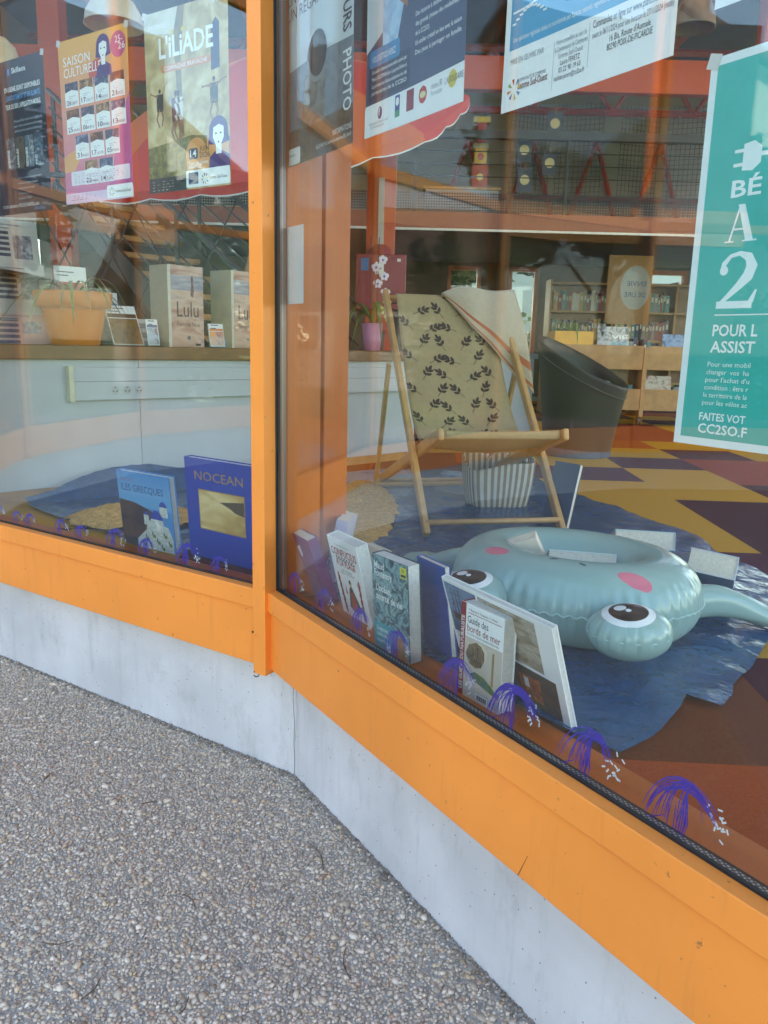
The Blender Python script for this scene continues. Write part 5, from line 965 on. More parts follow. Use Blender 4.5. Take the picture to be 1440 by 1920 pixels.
# striped beach basket under the chair
bk = root('beach_bag', dp(.46, .52, 0)); tag(bk, 'grey and white striped beach bag slumped under the deck chair', 'bag')
m_s1, m_s2 = M('white cotton', (.42, .40, .36), .95, var=.08), M('taupe stripe', (.19, .14, .085), .95, var=.1)
bc = dp(.47, .56, .008)
def bag(i, j):
    a = 2*math.pi*i; k = .125+.045*j-.02*j*j; z = .23*j; sq = 1/max(abs(math.cos(a))**1.2, abs(math.sin(a))**1.2, .72)**.5; return bc+cw*(k*1.05*math.cos(a)*sq)+cb*(k*.8*math.sin(a)*sq)+Vector((0, 0, z+.015*math.sin(a*3)*j-.05*j*max(0, math.cos(a+2))))
b = MB(); b.grid(bag, 144, 14, m_s1, lambda i, j: m_s2 if int(i*72) % 2 else m_s1); b.add([bc+cw*.125*math.cos(a)+cb*.10*math.sin(a)+Vector((0, 0, .001)) for a in [k*.2618 for k in range(24)]], [tuple(range(24))], m_s1); o = b.build('body', bk, smooth=True); q = o.modifiers.new('thick', 'SOLIDIFY'); q.thickness = .004
for sg in (-1, 1):
    b = MB(); b.tube([bc+cw*.09*math.cos(t)*1.0+cb*sg*(.11+.03*math.sin(t))+Vector((0, 0, .21+.06*math.sin(t))) for t in [k*math.pi/8 for k in range(9)]], .006, M('rope', (.58, .54, .46), .95), 6); b.build('rope_handle', bk, smooth=True)
# ---------------------------------------------------------------- tub chair
tb = root('tub_chair', (1.30, 5.32, FZ)); tag(tb, 'dark brown moulded tub armchair with slanting rim on the tiled carpet', 'armchair')
m_tub = M('dark brown leatherette', (.022, .016, .014), .55, var=.12, bump=.05)
tc_ = Vector((1.30, 5.32, FZ)); thb = R(150)
def zr(a): return .60+.16*math.cos(a-thb)
pts = []
def tub(i, j):
    a = 2*math.pi*i; H_ = zr(a)
    if j < .5: t = j/.5; r_ = .215+.075*t**1.3; z = H_*t-.02*(t == 0)*0
    elif j < .62: t = (j-.5)/.12; r_ = .29-.045*t+.018*math.sin(math.pi*t); z = H_+.028*math.sin(math.pi*t)
    else: t = (j-.62)/.38; r_ = .245-.03*t; z = H_+(.36-H_)*t
    return tc_+Vector((r_*math.cos(a)*1.05, r_*math.sin(a)*1.05, max(.0, z)))
b = MB(); b.grid(tub, 56, 40, m_tub); b.build('shell', tb, smooth=True)
b = MB(); b.lathe([(.001, .505), (.18, .50), (.205, .48), (.215, .45), (.21, .40)], tc_, M('grey seat pad', (.30, .29, .28), .9, var=.1), 32); b.build('seat_pad', tb, smooth=True)
b = MB(); b.lathe([(.226, .0), (.230, .045), (.229, .09)], tc_, M('blue grey reflection', (.09, .095, .13), .6), 40); b.build('reflection_band', tb, smooth=True)  # plinth reflected in the pane, painted as a blue-grey band on the chair
b = MB(); b.tube([tc_+Vector(((.303)*math.cos(a), .303*math.sin(a), zr(a)-.05)) for a in [2*math.pi*k/48 for k in range(48)]], .003, M('pale piping', (.12, .10, .09), .6), 5, closed=True); b.build('piping', tb, smooth=True)
# ---------------------------------------------------------------- things on the counter
def on(s, back, z=0): return pl(s, back, CT+z)
pot = root('flower_pot', on(.10, .10)); tag(pot, 'big orange plastic flower pot holding a spider plant on the counter', 'flower pot')
m_terra = M('orange plastic pot', (.62, .18, .012), .45, var=.05); pc = on(.098, .12)
b = MB(); b.lathe([(.001, 0), (.100, 0), (.104, .004), (.134, .150), (.136, .158), (.146, .160), (.160, .165), (.168, .228), (.160, .231), (.154, .228), (.148, .17), (.13, .165)], pc, m_terra, 40); b.build('pot', pot, smooth=True)
b = MB(); b.lathe([(.001, .205), (.08, .208), (.152, .198)], pc, M('potting soil', (.035, .022, .014), .95, var=.3), 28); b.build('soil', pot)
m_blade = M('spider plant leaf', (.10, .19, .035), .5, var=.25, scale=40); m_blade2 = M('dry leaf', (.26, .20, .07), .6, var=.2)
def blade(parent, o, az, ln, up, wd, m, name='leaf'):
    d = Vector((math.cos(az), math.sin(az), 0)); e = Vector((-d.y, d.x, 0)); b = MB(); n = 12; vs = []
    for k in range(n+1):
        t = k/n; p = o+d*ln*t*1.15+Vector((0, 0, up*(4*t*(1-t))*1.2+up*.5*t-ln*.62*t**3)); w_ = wd*math.sin(math.pi*min(1, .12+t*.88))**.7
        vs += [p-e*w_+Vector((0, 0, w_*.35)), p, p+e*w_+Vector((0, 0, w_*.35))]
    fs = []
    for k in range(n): fs += [(k*3, k*3+1, k*3+4, k*3+3), (k*3+1, k*3+2, k*3+5, k*3+4)]
    b.add(vs, fs, m); b.build(name, parent, smooth=True)
for k in range(20): blade(pot, pc+Vector((.03*math.cos(k*2.4), .03*math.sin(k*2.4), .205)), k*2.4+.3, .17+.12*((k*7) % 5)/5, .03+.05*((k*3) % 4)/4, .007, m_blade if k % 5 else m_blade2)
def lulu(name, label, s0, rot):
    o = root(name, on(s0, .06)); tag(o, label, 'display volume'); base = on(s0, .07); yaw = math.degrees(math.atan2(Ldir.y, Ldir.x))+rot
    mtx = Matrix.Translation(base) @ Matrix.Rotation(R(yaw), 4, 'Z'); w_, d_, h_ = .20, .15, .385
    cov = PM('beach dusk cover', ['#7f4a42', '#a87a6c', '#c0a090', '#8a6a70'], 5, stretch=(1, 1, 3)); card = M('beige card', (.42, .34, .22), .75, var=.08)
    b = MB(); b.box((0, 0, 0), (w_, .004, h_), cov); b.xf(mtx).build('front_cover', o); b = MB(); b.box((-.004, 0, 0), (0, d_, h_), card); b.xf(mtx).build('side_face', o, label='plain beige side of the display volume'); b = MB(); b.box((-.004, -.002, 0), (.012, .0, h_), M('pale spine', (.55, .50, .42), .6)); b.xf(mtx).build('spine', o); b = MB(); b.box((0, .004, h_-.004), (w_, d_, h_), card); b.xf(mtx).build('top_face', o); b = MB(); b.box((0, d_-.004, 0), (w_, d_, h_-.004), card); b.xf(mtx).build('back_face', o)
    s = Sheet(lambda u, v, lay: mtx @ Vector((u, -.0002-lay*.0003, v))); s.rect(.012, .27, w_, .34, PM('sea horizon', ['#6a6a80', '#8a8494', '#a89a98'], 10, stretch=(1, 1, 6)), 1); s.text('Lulu', .045, .145, .075, mc('#3a1a1c'), .125); s.text('Femme Nue', .045, .100, .022, mc('#4a2a2c'), .13); s.poly([(.125, .25), (.13, .30), (.128, .325), (.136, .345), (.142, .33), (.142, .30), (.147, .27), (.137, .235)], mc('#5a2a2a'), 2)
    s.disc(.11, .045, .010, .010, mc('#5a5a60'), 2); s.rect(.15, .008, .18, .018, K_, 2); s.build(o)
lulu('display_volume', 'tall beige display volume titled Lulu in front of the stair rails', .535, 6)
lulu('display_volume', 'tall beige display volume titled Lulu next to the orange mullion', .885, 12)
# newspaper rack
nr = root('newspaper_rack', on(-.08, .25)); tag(nr, 'clear rack of folded newspapers at the end of the counter', 'newspaper rack')
m_news = M('newsprint', (.50, .46, .44), .85, var=.06); m_acr = glass_mat('clear acrylic', (.93, .95, .95)); ink = mc('#2c3450')
yawL = math.degrees(math.atan2(Ldir.y, Ldir.x))
for k, (z0, bk_, hh) in enumerate(((.28, .30, .26), (.11, .24, .24), (.0, .16, .13))):
    mtx = Matrix.Translation(on(-.215 if k < 2 else -.25, bk_, z0)) @ Matrix.Rotation(R(yawL), 4, 'Z') @ Matrix.Rotation(-R(10), 4, 'X'); ww = .25 if k < 2 else .27
    b = MB(); b.box((0, 0, 0), (ww, .008, hh), m_news if k < 2 else M('pink newsprint', (.50, .30, .28), .85)); b.xf(mtx).build('newspaper', nr)
    s = Sheet(lambda u, v, lay: mtx @ Vector((u, -.0003-lay*.0004, v)))
    for q in range(5): s.rect(.02, hh*.75-q*.024, .125, hh*.75-q*.024+.014, ink, 1)
    s.rect(.14, hh*.35, .22, hh*.75, PM('news photo', ['#3a3a4c', '#7a7480', '#b0a8a8'], 40), 1); s.lines(.06, hh*.9, .12, 2, .015, mc('#7a7a80'), .006, k); s.print.build('newsprint', nr)
b = MB(); mt = Matrix.Translation(on(-.22, .20, .275)) @ Matrix.Rotation(R(yawL), 4, 'Z')
for q in range(4): b.add([mt @ Vector(p) for p in ((0, -.02-.01*q, .045-.010*q), (.30, -.03-.012*q, .0-.008*q), (.31, .09, .015-.008*q), (.02, .09, .06-.008*q))], [(0, 1, 2, 3)], m_news)
b.build('folded_newspaper', nr)
b = MB(); b.xf(mt); a_ = Matrix.Translation(on(-.25, .12)) @ Matrix.Rotation(R(yawL), 4, 'Z'); q = MB(); q.box((0, 0, 0), (.004, .26, .55), m_acr); q.box((.29, 0, 0), (.294, .26, .55), m_acr); q.box((0, .22, .0), (.29, .224, .58), m_acr); q.xf(a_).build('rack', nr)
# leaflet holders and small print goods on the counter
def leaflet(label, s0, back, w_, h_, lean, cols, z=0, yaw=0, name='leaflet_stand'):
    o = root(name, on(s0, back, z)); tag(o, label, 'leaflet stand'); mtx = Matrix.Translation(on(s0, back, z)) @ Matrix.Rotation(R(yawL+yaw), 4, 'Z') @ Matrix.Rotation(-R(lean), 4, 'X')
    b = MB(); b.box((0, 0, .006), (w_, .006, h_), m_paper); b.xf(mtx).build('leaflets', o); s = Sheet(lambda u, v, lay: mtx @ Vector((u, -.0003-lay*.0004, v)))
    s.rect(.004, .010, w_-.004, h_*.68, PM('leaflet '+cols[0], list(cols), 20), 1); s.rect(.004, h_*.70, w_-.004, h_*.80, mc(cols[0]), 1); s.lines(.012, h_*.92, w_*.6, 2, .016, mc('#5a5a66'), .005, 1); s.print.build('print', o)
    b = MB(); b.box((-.004, -.012, 0), (w_+.004, -.009, h_*.45), m_acr); b.box((-.004, -.009, 0), (w_+.004, .02, .004), m_acr); b.xf(mtx).build('holder', o)
leaflet('orange banded leaflet behind the spider plant', .10, .30, .15, .36, 6, ('#b8482c', '#8a8a90', '#c8b8b0'))
leaflet('white and blue programme sheet clipped beside the flower pot', .29, .30, .10, .25, 4, ('#3a6aa8', '#a8c0d0', '#5a86b4'))
leaflet('slanted brown picture leaflet between the pot and the display volume', .27, .10, .15, .21, 28, ('#5a3a22', '#8a6a3c', '#30241c'))
leaflet('small white card in a clear stand beside the display volume', .44, .10, .06, .13, 12, ('#5a6a86', '#c0c4c8', '#7a4a5a'))
leaflet('orange and violet card between the two display volumes', .775, .10, .085, .12, 10, ('#d8763a', '#e8a050', '#7a3a8a'))
leaflet('white sheet standing behind the orchid pot', 1.60, .28, .15, .30, 8, ('#9aa0a8', '#c8c8c8', '#b0a8a0'))
for k, (s0, z_, lb) in enumerate(((.40, .0, 'lower stack of pale brochures lying behind the leaflets'),)):
    o = MB()
    for q in range(6): a_ = Matrix.Translation(on(s0, .27, z_+.022*q)) @ Matrix.Rotation(R(yawL+rnd.uniform(-4, 4)), 4, 'Z'); t_ = MB(); t_.box((0, 0, 0), (.21, .14, .02), m_paper if q % 2 else M('grey brochure', (.42, .44, .46), .6)); t_.xf(a_); o.add(t_.v, t_.f, t_.mats[0])
    tag(o.build('brochure_stack'), lb, 'brochures')
# orchids
def orchid(label, base, potc, hgt, petal, lip, s_n, lean, leaves=4, pot_h=.155, rr_=.062, spike=True):
    o = root('orchid', base); tag(o, label, 'orchid'); b = MB(); b.lathe([(.001, 0), (rr_*.72, 0), (rr_*.75, .003), (rr_, pot_h), (rr_*.96, pot_h+.001), (rr_*.90, pot_h-.02)], base, potc, 32); b.build('pot', o, smooth=True)
    b = MB(); b.lathe([(.001, pot_h-.012), (rr_*.93, pot_h-.018)], base, MATS['potting soil'], 20); b.build('bark', o)
    for k in range(leaves): blade(o, base+Vector((0, 0, pot_h-.01)), 2.2+k*1.35, .26, .10, .020 if k % 2 else .012, m_blade)
    sd2 = Vector((Ldir.x, Ldir.y, 0)); stem = [base+Vector((0, 0, pot_h-.01))+sd2*lean*(t**2)*.12+Vector((0, 0, hgt*t-.05*t**4)) for t in (0, .2, .4, .6, .8, 1)]
    b = MB(); b.tube(stem, [.004, .004, .0035, .003, .003, .002], m_twig, 6); b.build('stem', o)
    if spike:
        for dx_ in (-.02, .03): b = MB(); b.tube([base+sd2*dx_+Vector((0, 0, pot_h-.02)), base+sd2*dx_*1.3+Vector((0, 0, pot_h+hgt*1.15))], .0028, M('plant stake', (.05, .035, .03), .7), 6); b.build('stake', o)
    for k in range(s_n):
        c = stem[-1]+Vector((0, 0, -.045*k))+sd2*(.028*(-1)**k+.02*k*lean)-Vector((0, .012, 0)); nn = Vector((.15*(-1)**k, -1, .15)).normalized(); u_ = nn.cross(Vector((0, 0, 1))).normalized(); v_ = u_.cross(nn); b = MB()
        for q in range(5):
            a = R(90+72*q); r1, wd = (.030, .015) if q in (1, 4) else (.028, .011); d = u_*math.cos(a)+v_*math.sin(a); e = -u_*math.sin(a)+v_*math.cos(a)
            b.add([c, c+d*r1*.45-e*wd+nn*.004, c+d*r1*.85-e*wd*.7, c+d*r1, c+d*r1*.85+e*wd*.7, c+d*r1*.45+e*wd+nn*.004], [tuple(range(6))], petal)
        b.add([c+nn*.006+u_*.008, c+nn*.006+v_*.006, c+nn*.006-u_*.008, c+nn*.010-v_*.014], [(0, 1, 2, 3)], lip); b.build('flower', o)
orchid('white and violet orchid in a pink pot on the counter end', on(1.80, .02), M('pink ceramic', (.52, .20, .30), .35, var=.04), .42, M('white petal', (.72, .66, .70), .6), M('violet lip', (.25, .05, .35), .5), 5, .35)
orchid('pale yellow orchid behind the deck chair top', pl(2.02, .22, CT), M('dark pot', (.10, .06, .05), .5), .23, M('yellow petal', (.68, .55, .16), .6), M('orange lip', (.6, .2, .05), .5), 3, .4, 2, .12, .05, False)
# ---------------------------------------------------------------- parasol
ps = root('parasol', (-.62, 4.55, FZ)); tag(ps, 'tilted red beach parasol with white scalloped trim behind the posters', 'parasol')
m_par = M('red parasol cloth', (.62, .035, .02), .8, var=.06, scale=8); m_par2 = M('orange red parasol cloth', (.68, .13, .03), .8, var=.06, scale=8)
ap = Vector((-.82, 5.0, 2.88)); ax = Vector((-.20, -.45, 1)).normalized(); e1 = Vector((1, 0, .16)).normalized(); e1 = (e1-ax*e1.dot(ax)).normalized(); e2 = ax.cross(e1)
def can(a, t): sc_ = 1-.055*abs(math.sin(4*a))*t*t; r_ = 1.22*t*sc_; return ap+e1*r_*math.cos(a)+e2*r_*math.sin(a)-ax*(.42*t**1.6)
for k in range(8):
    b = MB(); b.grid(lambda i, j: can(2*math.pi*(k+i)/8, .02+.98*j), 10, 12, m_par if k % 2 else m_par2); b.build('canopy_panel', ps, smooth=True)
    b = MB(); b.grid(lambda i, j: can(2*math.pi*(k+i)/8, 1)+ax*-.06*j*(.7+.3*abs(math.sin(i*9.42)))-ax*.0, 12, 8, m_par, lambda i, j: m_paper if j > .88 else (m_par if k % 2 else m_par2)); b.build('valance', ps, smooth=True)
    b = MB(); b.tube([can(2*math.pi*k/8, .03)-ax*.012, can(2*math.pi*k/8, .55)-ax*.02, can(2*math.pi*k/8, .99)-ax*.01], .005, m_paper, 5); b.build('rib', ps)
b = MB(); b.tube([ap+ax*.06, ap-ax*.62, Vector((-.78, 4.40, 1.6)), Vector((-.70, 4.42, FZ+.05))], .016, M('pole wood', (.30, .17, .09), .5), 10); b.build('pole', ps, smooth=True)
b = MB(); b.lathe([(.001, .10), (.03, .10), (.035, .06), (.19, .04), (.2, .0)], (-.70, 4.42, FZ), m_grey, 28); b.build('base', ps, smooth=True)
# ---------------------------------------------------------------- pendant lamps
def lamp(label, c, r_, hh, m):
    o = root('pendant_lamp', (c[0], c[1], c[2])); tag(o, label, 'lamp'); b = MB(); b.lathe([(r_, 0), (r_*.97, .01), (r_*.93, hh*.35), (r_*.7, hh*.75), (r_*.3, hh), (.02, hh*1.05)], c, m, 32); q = b.build('lamp_shade', o, smooth=True); q.modifiers.new('thick', 'SOLIDIFY').thickness = .004
    b = MB(); b.tube([(c[0], c[1], c[2]+hh), (c[0], c[1], 4.88)], .005, m_dark, 6); b.build('cord', o); b = MB(); b.lathe([(.001, hh*.25), (.03, hh*.3), (.03, hh*.5), (.015, hh*.7)], c, m_paper, 16); b.build('bulb', o, smooth=True)
lamp('wide white dome pendant hanging above the season programme', (-1.58, 4.85, 2.96), .165, .16, M('white enamel', (.62, .60, .56), .3))
lamp('small cream bell pendant beside the navy poster', (-2.22, 4.85, 2.72), .10, .16, M('cream enamel', (.60, .50, .36), .35))
lamp('copper toned pendant hanging above the teal poster', (1.66, 4.85, 3.02), .12, .17, M('brown enamel', (.16, .10, .08), .4))
# ---------------------------------------------------------------- browsing trolley, far shelves
tl = root('book_trolley', (2.6, 7.6, FZ)); tag(tl, 'low beech browsing trolley on castors filled with books and magazines', 'book trolley')
for x0, x1 in ((1.55, 2.40), (2.44, 3.55)):
    for z0, z1, yy in ((1.08, 1.30, 7.50), (.70, .90, 7.50)):
        b = MB(); b.box((x0, yy, z0), (x1, yy+.02, z1), m_wood); b.build('front_board', tl); b = MB(); b.box((x0, yy+.02, z0), (x1, yy+.40, z0+.02), m_wood); b.build('shelf_board', tl); b = MB(); b.box((x0, yy+.40, z0), (x1, yy+.42, z1+.05), m_wood); b.build('back_board', tl)
for x in (1.53, 2.42, 3.57):
    b = MB(); b.box((x-.018, 7.49, FZ+.09), (x+.018, 7.93, 1.28), m_wood); b.build('side_board', tl)
    b = MB(); b.tube([(x-.015, 7.55, FZ+.045), (x+.015, 7.55, FZ+.045)], .04, m_dark, 14); b.build('castor', tl)
cols = [('navy', '#25345c'), ('red', '#8a2a2a'), ('white', '#c8c8c4'), ('green', '#2f6a44'), ('ochre', '#b08a3a'), ('black', '#1c1c20'), ('teal', '#2a7a80'), ('grey', '#7a7c80')]
fr = random.Random(41)
def rowbooks(x0, x1, y, z, hmin, hmax, place, tmin=.018, tmax=.045, dep=.15, lean=0):
    x = x0; line = []
    while x < x1:
        t = fr.uniform(tmin, tmax); h_ = fr.uniform(hmin, hmax); cn, ch = fr.choice(cols); o = root('book', (x+t/2, y+dep/2, z)); line.append((o, cn, t))
        b = MB(); b.box((x, y, z), (x+t*.94, y+dep, z+h_), mc(ch)); b.build('cover', o); b = MB(); b.box((x+t*.1, y+.004, z+h_), (x+t*.84, y+dep-.006, z+h_+.0015), m_page); b.build('page_block', o)
        b = MB(); b.box((x+t*.2, y-.0012, z+h_*.55), (x+t*.74, y-.0002, z+h_*.8), mc('#d0ccc0')); b.build('spine_label', o); x += t
    for k, (o, cn, t) in enumerate(line):
        a = line[k-1][1] if k else None; c = line[k+1][1] if k+1 < len(line) else None; wide = ('thin ', 'slim ', 'stout ', 'thick ')[min(3, int(4*(t-tmin)/(tmax-tmin)))]
        tag(o, wide+cn+(' book between %s and %s ones ' % (a, c) if a and c else ' book starting its row ' if c else ' book ending its row ')+place, 'book', 'books '+place)
def magazine(x, y, z, w_, h_, label, colrs, title=None):
    o = root('magazine', (x+w_/2, y, z)); tag(o, label, 'magazine'); mtx = Matrix.Translation((x, y, z)) @ Matrix.Rotation(-R(12), 4, 'X'); b = MB(); b.box((0, 0, 0), (w_, .006, h_), PM('mag '+label[:18], colrs, 14)); b.xf(mtx).build('cover', o)
    s = Sheet(lambda u, v, lay: mtx @ Vector((u, -.0004-lay*.0005, v)))
    if title:
        for k, t in enumerate(title): s.text(t, w_*.95, h_*(.68-.17*k), .035, W_ if k == 0 else mc('#58b0c8'), w_*.5, 'r', bold=.02)
    s.build(o)
magazine(1.98, 7.56, 1.12, .30, .36, 'black and white magazine with blue title on the trolley', ['#141416', '#c8c8c8', '#2a2a2e'], ('VIE', 'MOCRE'))
magazine(1.62, 7.56, 1.12, .28, .27, 'dark blue record album on the trolley beside the yellow planter', ['#10182c', '#25406a', '#16203a'])
magazine(2.60, 7.56, 1.12, .42, .30, 'wide magazine with blue mountain photograph on the trolley', ['#2a4a7a', '#8aa6c8', '#3a4a60'])
magazine(3.08, 7.56, 1.12, .34, .28, 'pale blue magazine at the trolley end', ['#5a7aa0', '#98b0c8', '#6a7480'])
magazine(2.46, 7.56, .73, .26, .30, 'red and cream magazine on the lower trolley tray', ['#8a3a2a', '#c8b8a0', '#50382c'])
rowbooks(1.60, 2.38, 7.62, .725, .16, .22, 'in the tray under the planter'); rowbooks(2.75, 3.5, 7.62, .725, .16, .24, 'in the tray by the red magazine'); rowbooks(2.30, 2.38, 7.70, 1.105, .22, .27, 'behind the black magazine'); rowbooks(2.46, 2.60, 7.72, 1.105, .2, .26, 'behind the mountain magazine')
yp = root('planter_box', (1.72, 7.75, 1.3)); tag(yp, 'bright yellow planter box with green blades on the trolley', 'planter'); b = MB(); b.box((1.56, 7.52, 1.14), (1.92, 7.55, 1.42), M('yellow plastic', (.75, .38, .03), .5)); b.box((1.56, 7.85, 1.14), (1.92, 7.88, 1.42), MATS['yellow plastic']); b.box((1.56, 7.55, 1.14), (1.59, 7.85, 1.42), MATS['yellow plastic']); b.box((1.89, 7.55, 1.14), (1.92, 7.85, 1.42), MATS['yellow plastic']); b.box((1.59, 7.55, 1.14), (1.89, 7.85, 1.38), MATS['potting soil']); b.build('box', yp)
for k in range(9): blade(yp, Vector((1.74, 7.7, 1.38)), k*.8, .22, .09, .012, m_blade)
bc_ = root('bookcase', (3.0, 11.4, FZ)); tag(bc_, 'tall beech bookcase with rows of books under the gallery', 'bookcase')
for z in (.62, 1.0, 1.38, 1.76, 2.14):
    b = MB(); b.box((2.25, 11.30, z), (4.85, 11.62, z+.025), m_wood); b.build('shelf_board', bc_)
for x in (2.25, 3.13, 4.0, 4.85):
    b = MB(); b.box((x-.013, 11.29, FZ), (x+.013, 11.63, 2.2), m_wood); b.build('side_board', bc_)
b = MB(); b.box((2.25, 11.63, FZ), (4.85, 11.65, 2.2), m_woodd); b.build('back_board', bc_)
for z, nm in ((1.405, 'middle'), (1.785, 'top')): rowbooks(2.30, 3.05, 11.34, z, .2, .28, 'on the left %s bookcase shelf' % nm, .02, .06); rowbooks(3.18, 3.9, 11.34, z, .2, .28, 'on the right %s bookcase shelf' % nm, .02, .06)
rowbooks(2.30, 3.05, 11.34, 1.025, .2, .28, 'on the left lower bookcase shelf', .03, .07); rowbooks(3.18, 3.9, 11.34, 1.025, .2, .28, 'on the right lower bookcase shelf', .03, .07)
# hanging banner under the gallery
bn = root('banner', (2.9, 9.2, 1.55)); tag(bn, 'hanging white and orange reading banner under the gallery', 'banner'); b = MB(); b.box((2.46, 9.2, 1.55), (2.96, 9.206, 2.30), M('orange banner', (.34, .18, .07), .7)); b.build('cloth', bn)
s = Sheet(lambda u, v, lay: Vector((2.96-u, 9.1996-lay*.0006, 1.55+v))); s.disc(.18, .40, .17, .24, mc('#8a877c'), 1, 30); s.text('ENVIE', .06, .42, .055, mc('#3a4a6a'), .22, bold=.012); s.text('DE LIRE', .06, .30, .055, mc('#3a4a6a'), .24, bold=.012); s.build(bn)
for x in (2.48, 2.94): b = MB(); b.tube([(x, 9.203, 2.30), (x, 9.203, 2.46)], .003, m_dark, 5); b.build('cord', bn)
# gallery display grids, cards, toys
for k, (x, a) in enumerate(((1.22, 20), (1.70, -20), (2.36, 18), (2.84, -18))):
    g = MB(); d = Vector((math.cos(R(a)), math.sin(R(a)), 0)); y0 = 8.75
    for q in range(11): p = Vector((x, y0, 0))+d*.046*q; g.tube([p+Vector((0, 0, 2.6)), p+Vector((0, 0, 3.72))], .0035, m_dark, 4)
    for q in range(22): z = 2.65+q*.05; g.tube([Vector((x, y0, z)), Vector((x, y0, z))+d*.46], .0028, m_dark, 4)
    o = g.build('display_grid'); tag(o, ('black wire display grid carrying planet cards', 'black wire display grid turned beside the planet cards', 'black wire display grid standing before the grey wall panel', 'black wire display grid nearest the teal poster edge')[k], 'display grid')
for k, (px, pz, lb) in enumerate(((1.66, 3.40, 'topmost'), (1.36, 3.14, 'upper inner'), (1.63, 3.02, 'middle'), (1.38, 2.85, 'lowest'))):
    o = root('planet_card', (px, 8.72, pz)); tag(o, lb+' navy card with a cream planet disc pegged on the wire grid', 'card', 'planet cards'); b = MB(); b.box((px-.075, 8.715, pz), (px+.075, 8.72, pz+.24), NAVY); b.build('card', o); b = MB(); b.add([(px+.05*math.cos(t), 8.7142, pz+.12+.05*math.sin(t)) for t in [k2*.3307 for k2 in range(19)]], [tuple(range(19))], mc('#d9c79a')); b.build('planet_disc', o); b = MB(); b.box((px-.005, 8.708, pz+.21), (px+.005, 8.714, pz+.28), m_wood); b.build('peg', o)
sh = root('toy_shelf', (.9, 8.9, 2.6)); tag(sh, 'low white shelf of toys on the gallery', 'shelf'); b = MB(); b.box((.35, 8.72, 2.60), (1.12, 9.0, 2.86), m_grey); b.build('body', sh); b = MB(); b.box((.33, 8.70, 2.86), (1.14, 9.02, 2.885), m_wood); b.build('top', sh)
ty = root('toy_tower', (.92, 8.85, 2.885)); tag(ty, 'stacked red, yellow and white toy boxes on the gallery shelf', 'toys'); z = 2.885
for k, (w_, h_, c_) in enumerate(((.17, .24, '#b8442a'), (.13, .16, '#d8a83a'), (.16, .05, '#d8cfc0'), (.10, .20, '#a8302a'), (.18, .06, '#c8b060'))):
    b = MB(); b.box((.92-w_/2, 8.80, z), (.92+w_/2, 8.90, z+h_), mc(c_)); b.build('toy_box', ty, bevel=.008); b = MB(); b.lathe([(.001, .003), (.03, .002), (.035, 0)], (0, 0, 0), mc(('#e8c030', '#b83a2a')[k % 2]), 14); b.xf(Matrix.Translation((.92, 8.799, z+h_/2)) @ Matrix.Rotation(R(90), 4, 'X') @ Matrix.Scale(min(1, h_/.1), 4)); b.build('motif', ty); z += h_
# ---------------------------------------------------------------- outside: what the glass reflects and the windows look out on
def leaf_crown(mb, c, r, n, m, seed, lsz=.16):
    rr = random.Random(seed); cl = [(Vector((rr.gauss(0, .42)*r[0], rr.gauss(0, .42)*r[1], rr.gauss(0, .36)*r[2])), rr.uniform(.25, .5)) for _ in range(16)]
    vs = []; fs = []
    for k in range(n):
        ce, cr_ = rr.choice(cl); d = Vector((rr.gauss(0, 1), rr.gauss(0, 1), rr.gauss(0, 1))).normalized()*(rr.random()**.4)*cr_; p = Vector(c)+ce+Vector((d.x*r[0], d.y*r[1], d.z*r[2]))
        u = Vector((rr.gauss(0, 1), rr.gauss(0, 1), rr.gauss(0, .6))).normalized(); v = u.orthogonal().normalized(); s_ = lsz*rr.uniform(.6, 1.2); o = len(vs); vs += [p-u*s_, p-v*s_*.45, p+u*s_, p+v*s_*.45]; fs.append((o, o+1, o+2, o+3))
    mb.add(vs, fs, m)
m_lf = [M('foliage %d' % k, c, .7, var=.3, scale=1.5) for k, c in enumerate(((.055, .11, .022), (.035, .075, .018), (.085, .13, .03)))]; m_bark = M('bark', (.09, .065, .045), .9, var=.3, scale=20)
def tree(label, x, y, hgt, r_, seed, mi=0):
    o = root('tree', (x, y, -.03)); tag(o, label, 'tree'); b = MB(); b.tube([(x, y, -.1), (x+.1, y, hgt*.3), (x-.05, y+.1, hgt*.6), (x, y, hgt*.8)], [.22, .17, .12, .05], m_bark, 10)
    for k in range(6): a = k*1.05+seed; b.tube([(x, y, hgt*(.3+.05*k)), (x+r_*.55*math.cos(a), y+r_*.55*math.sin(a), hgt*(.5+.06*k))], [.08, .02], m_bark, 6)
    b.build('trunk', o); b = MB(); leaf_crown(b, (x, y, hgt*.68), (r_, r_, hgt*.36), 11000, m_lf[mi], seed, .2); b.build('crown', o)
tree('dense green tree between the gabled house and wing', -14.5, 3.5, 5.0, 2.6, 11, 1); tree('bushy dark tree past the hedge end', -14.5, -3.0, 5.2, 2.8, 12, 1); tree('broad green tree standing beyond the low glazed wing', -15.0, 8.0, 6.5, 3.0, 1); tree('tall tree beside the white gabled house', -17.5, -5.5, 8, 3.2, 2, 1); tree('light green tree near the lawn corner behind the wing', -11.5, 10.5, 5, 2.2, 3, 2); tree('dark tree behind the library back windows', 1.5, 19, 6.5, 3.0, 4, 1); tree('round tree outside the library far left windows', -4.0, 18, 6, 2.8, 5); tree('green tree outside the library side windows', 14, 8, 6, 2.8, 6, 2); tree('wide tree on the lawn across from the library', -7, -16, 8, 3.6, 7)
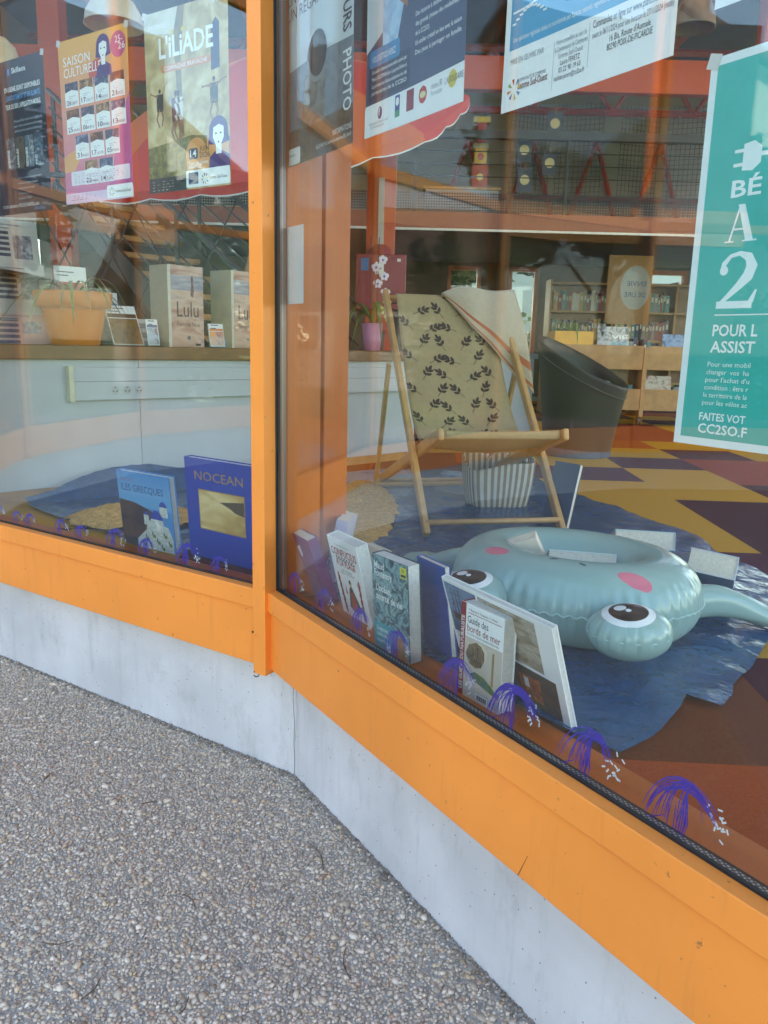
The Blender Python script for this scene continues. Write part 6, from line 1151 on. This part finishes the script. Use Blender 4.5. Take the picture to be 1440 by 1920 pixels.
def hedge(label, x0, y0, x1, y1, hgt, seed):
    o = MB(); n = int(math.hypot(x1-x0, y1-y0)/1.1)+1
    for k in range(n+1): t = k/n; leaf_crown(o, (x0+(x1-x0)*t, y0+(y1-y0)*t, hgt*.5), (1.0, 1.0, hgt*.85), 1500, m_lf[k % 2], seed+k, .15)
    tag(o.build('hedge'), label, 'hedge')
hedge('clipped hedge along the lawn in front of the gabled house', -12.5, -7, -12.5, 11, 2.7, 40); hedge('long hedge outside the library back windows', -7, 16, 12, 16, 1.4, 80)
m_rend = M('white render', (.58, .56, .52), .9, var=.05, scale=1); m_tile = M('roof tiles', (.13, .075, .055), .8, var=.25, scale=9, bump=.4, bscale=12)
def house(label, x, y, w_, d_, hw, hr, yaw):
    o = root('house', (x, y, -.03)); tag(o, label, 'house'); mt = Matrix.Translation((x, y, -.03)) @ Matrix.Rotation(R(yaw), 4, 'Z'); a, c = w_/2, d_/2
    b = MB(); b.hexa([(-a, -c, 0), (a, -c, 0), (a, c, 0), (-a, c, 0), (-a, -c, hw), (a, -c, hw), (a, c, hw), (-a, c, hw)], m_rend); b.add([(-a, -c, hw), (-a, c, hw), (-a, 0, hr)], [(0, 2, 1)], m_rend); b.add([(a, -c, hw), (a, c, hw), (a, 0, hr)], [(0, 1, 2)], m_rend); b.xf(mt).build('wall', o)
    b = MB(); e = .35
    for sg in (-1, 1): b.hexa([(-a-e, sg*(c+e), hw-.2), (a+e, sg*(c+e), hw-.2), (a+e, 0, hr+.05), (-a-e, 0, hr+.05), (-a-e, sg*(c+e), hw-.05), (a+e, sg*(c+e), hw-.05), (a+e, 0, hr+.2), (-a-e, 0, hr+.2)], m_tile)
    rfo = b.xf(mt).build('roof', o); b = MB(); b.box((a*.4, -.3, hr-.5), (a*.4+.6, .3, hr+.9), M('chimney brick', (.28, .12, .08), .9)); b.xf(mt).build('chimney', rfo)
    for wx, wz in ((-.6, 1.0), (0, 1.0), (.6, 1.0), (-.5, 3.4), (.5, 3.4)):
        if wz+1.2 > hw: continue
        for sd3, s_ in (('f', -1), ('b', 1)):
            b = MB(); b.box((wx*a-.5, s_*(c+.02)-.02, wz), (wx*a+.5, s_*(c+.02)+.02, wz+1.15), m_paper); fo = b.xf(mt).build('window', o); b = MB(); b.box((wx*a-.42, s_*(c+.03)-.025, wz+.08), (wx*a+.42, s_*(c+.03)+.025, wz+1.07), M('dark pane', (.03, .04, .05), .05)); b.xf(mt).build('pane', fo)
    for wy in (-.5, .5):
        b = MB(); b.box((a-.0, wy*c-.5, 1.0), (a+.04, wy*c+.5, 2.15), m_paper); fo = b.xf(mt).build('window', o); b = MB(); b.box((a+.01, wy*c-.42, 1.08), (a+.055, wy*c+.42, 2.07), MATS['dark pane']); b.xf(mt).build('pane', fo)
house('white rendered house with brown gabled roof beyond the hedge', -19, 2.5, 7, 8, 4.6, 7.6, 5); house('low white house with red brown roof behind the lawn', -16, -14, 8, 7, 2.8, 5.4, -35); house('pale house seen across the lawn through the back windows', 6, 27, 10, 8, 4.8, 7.8, 0)
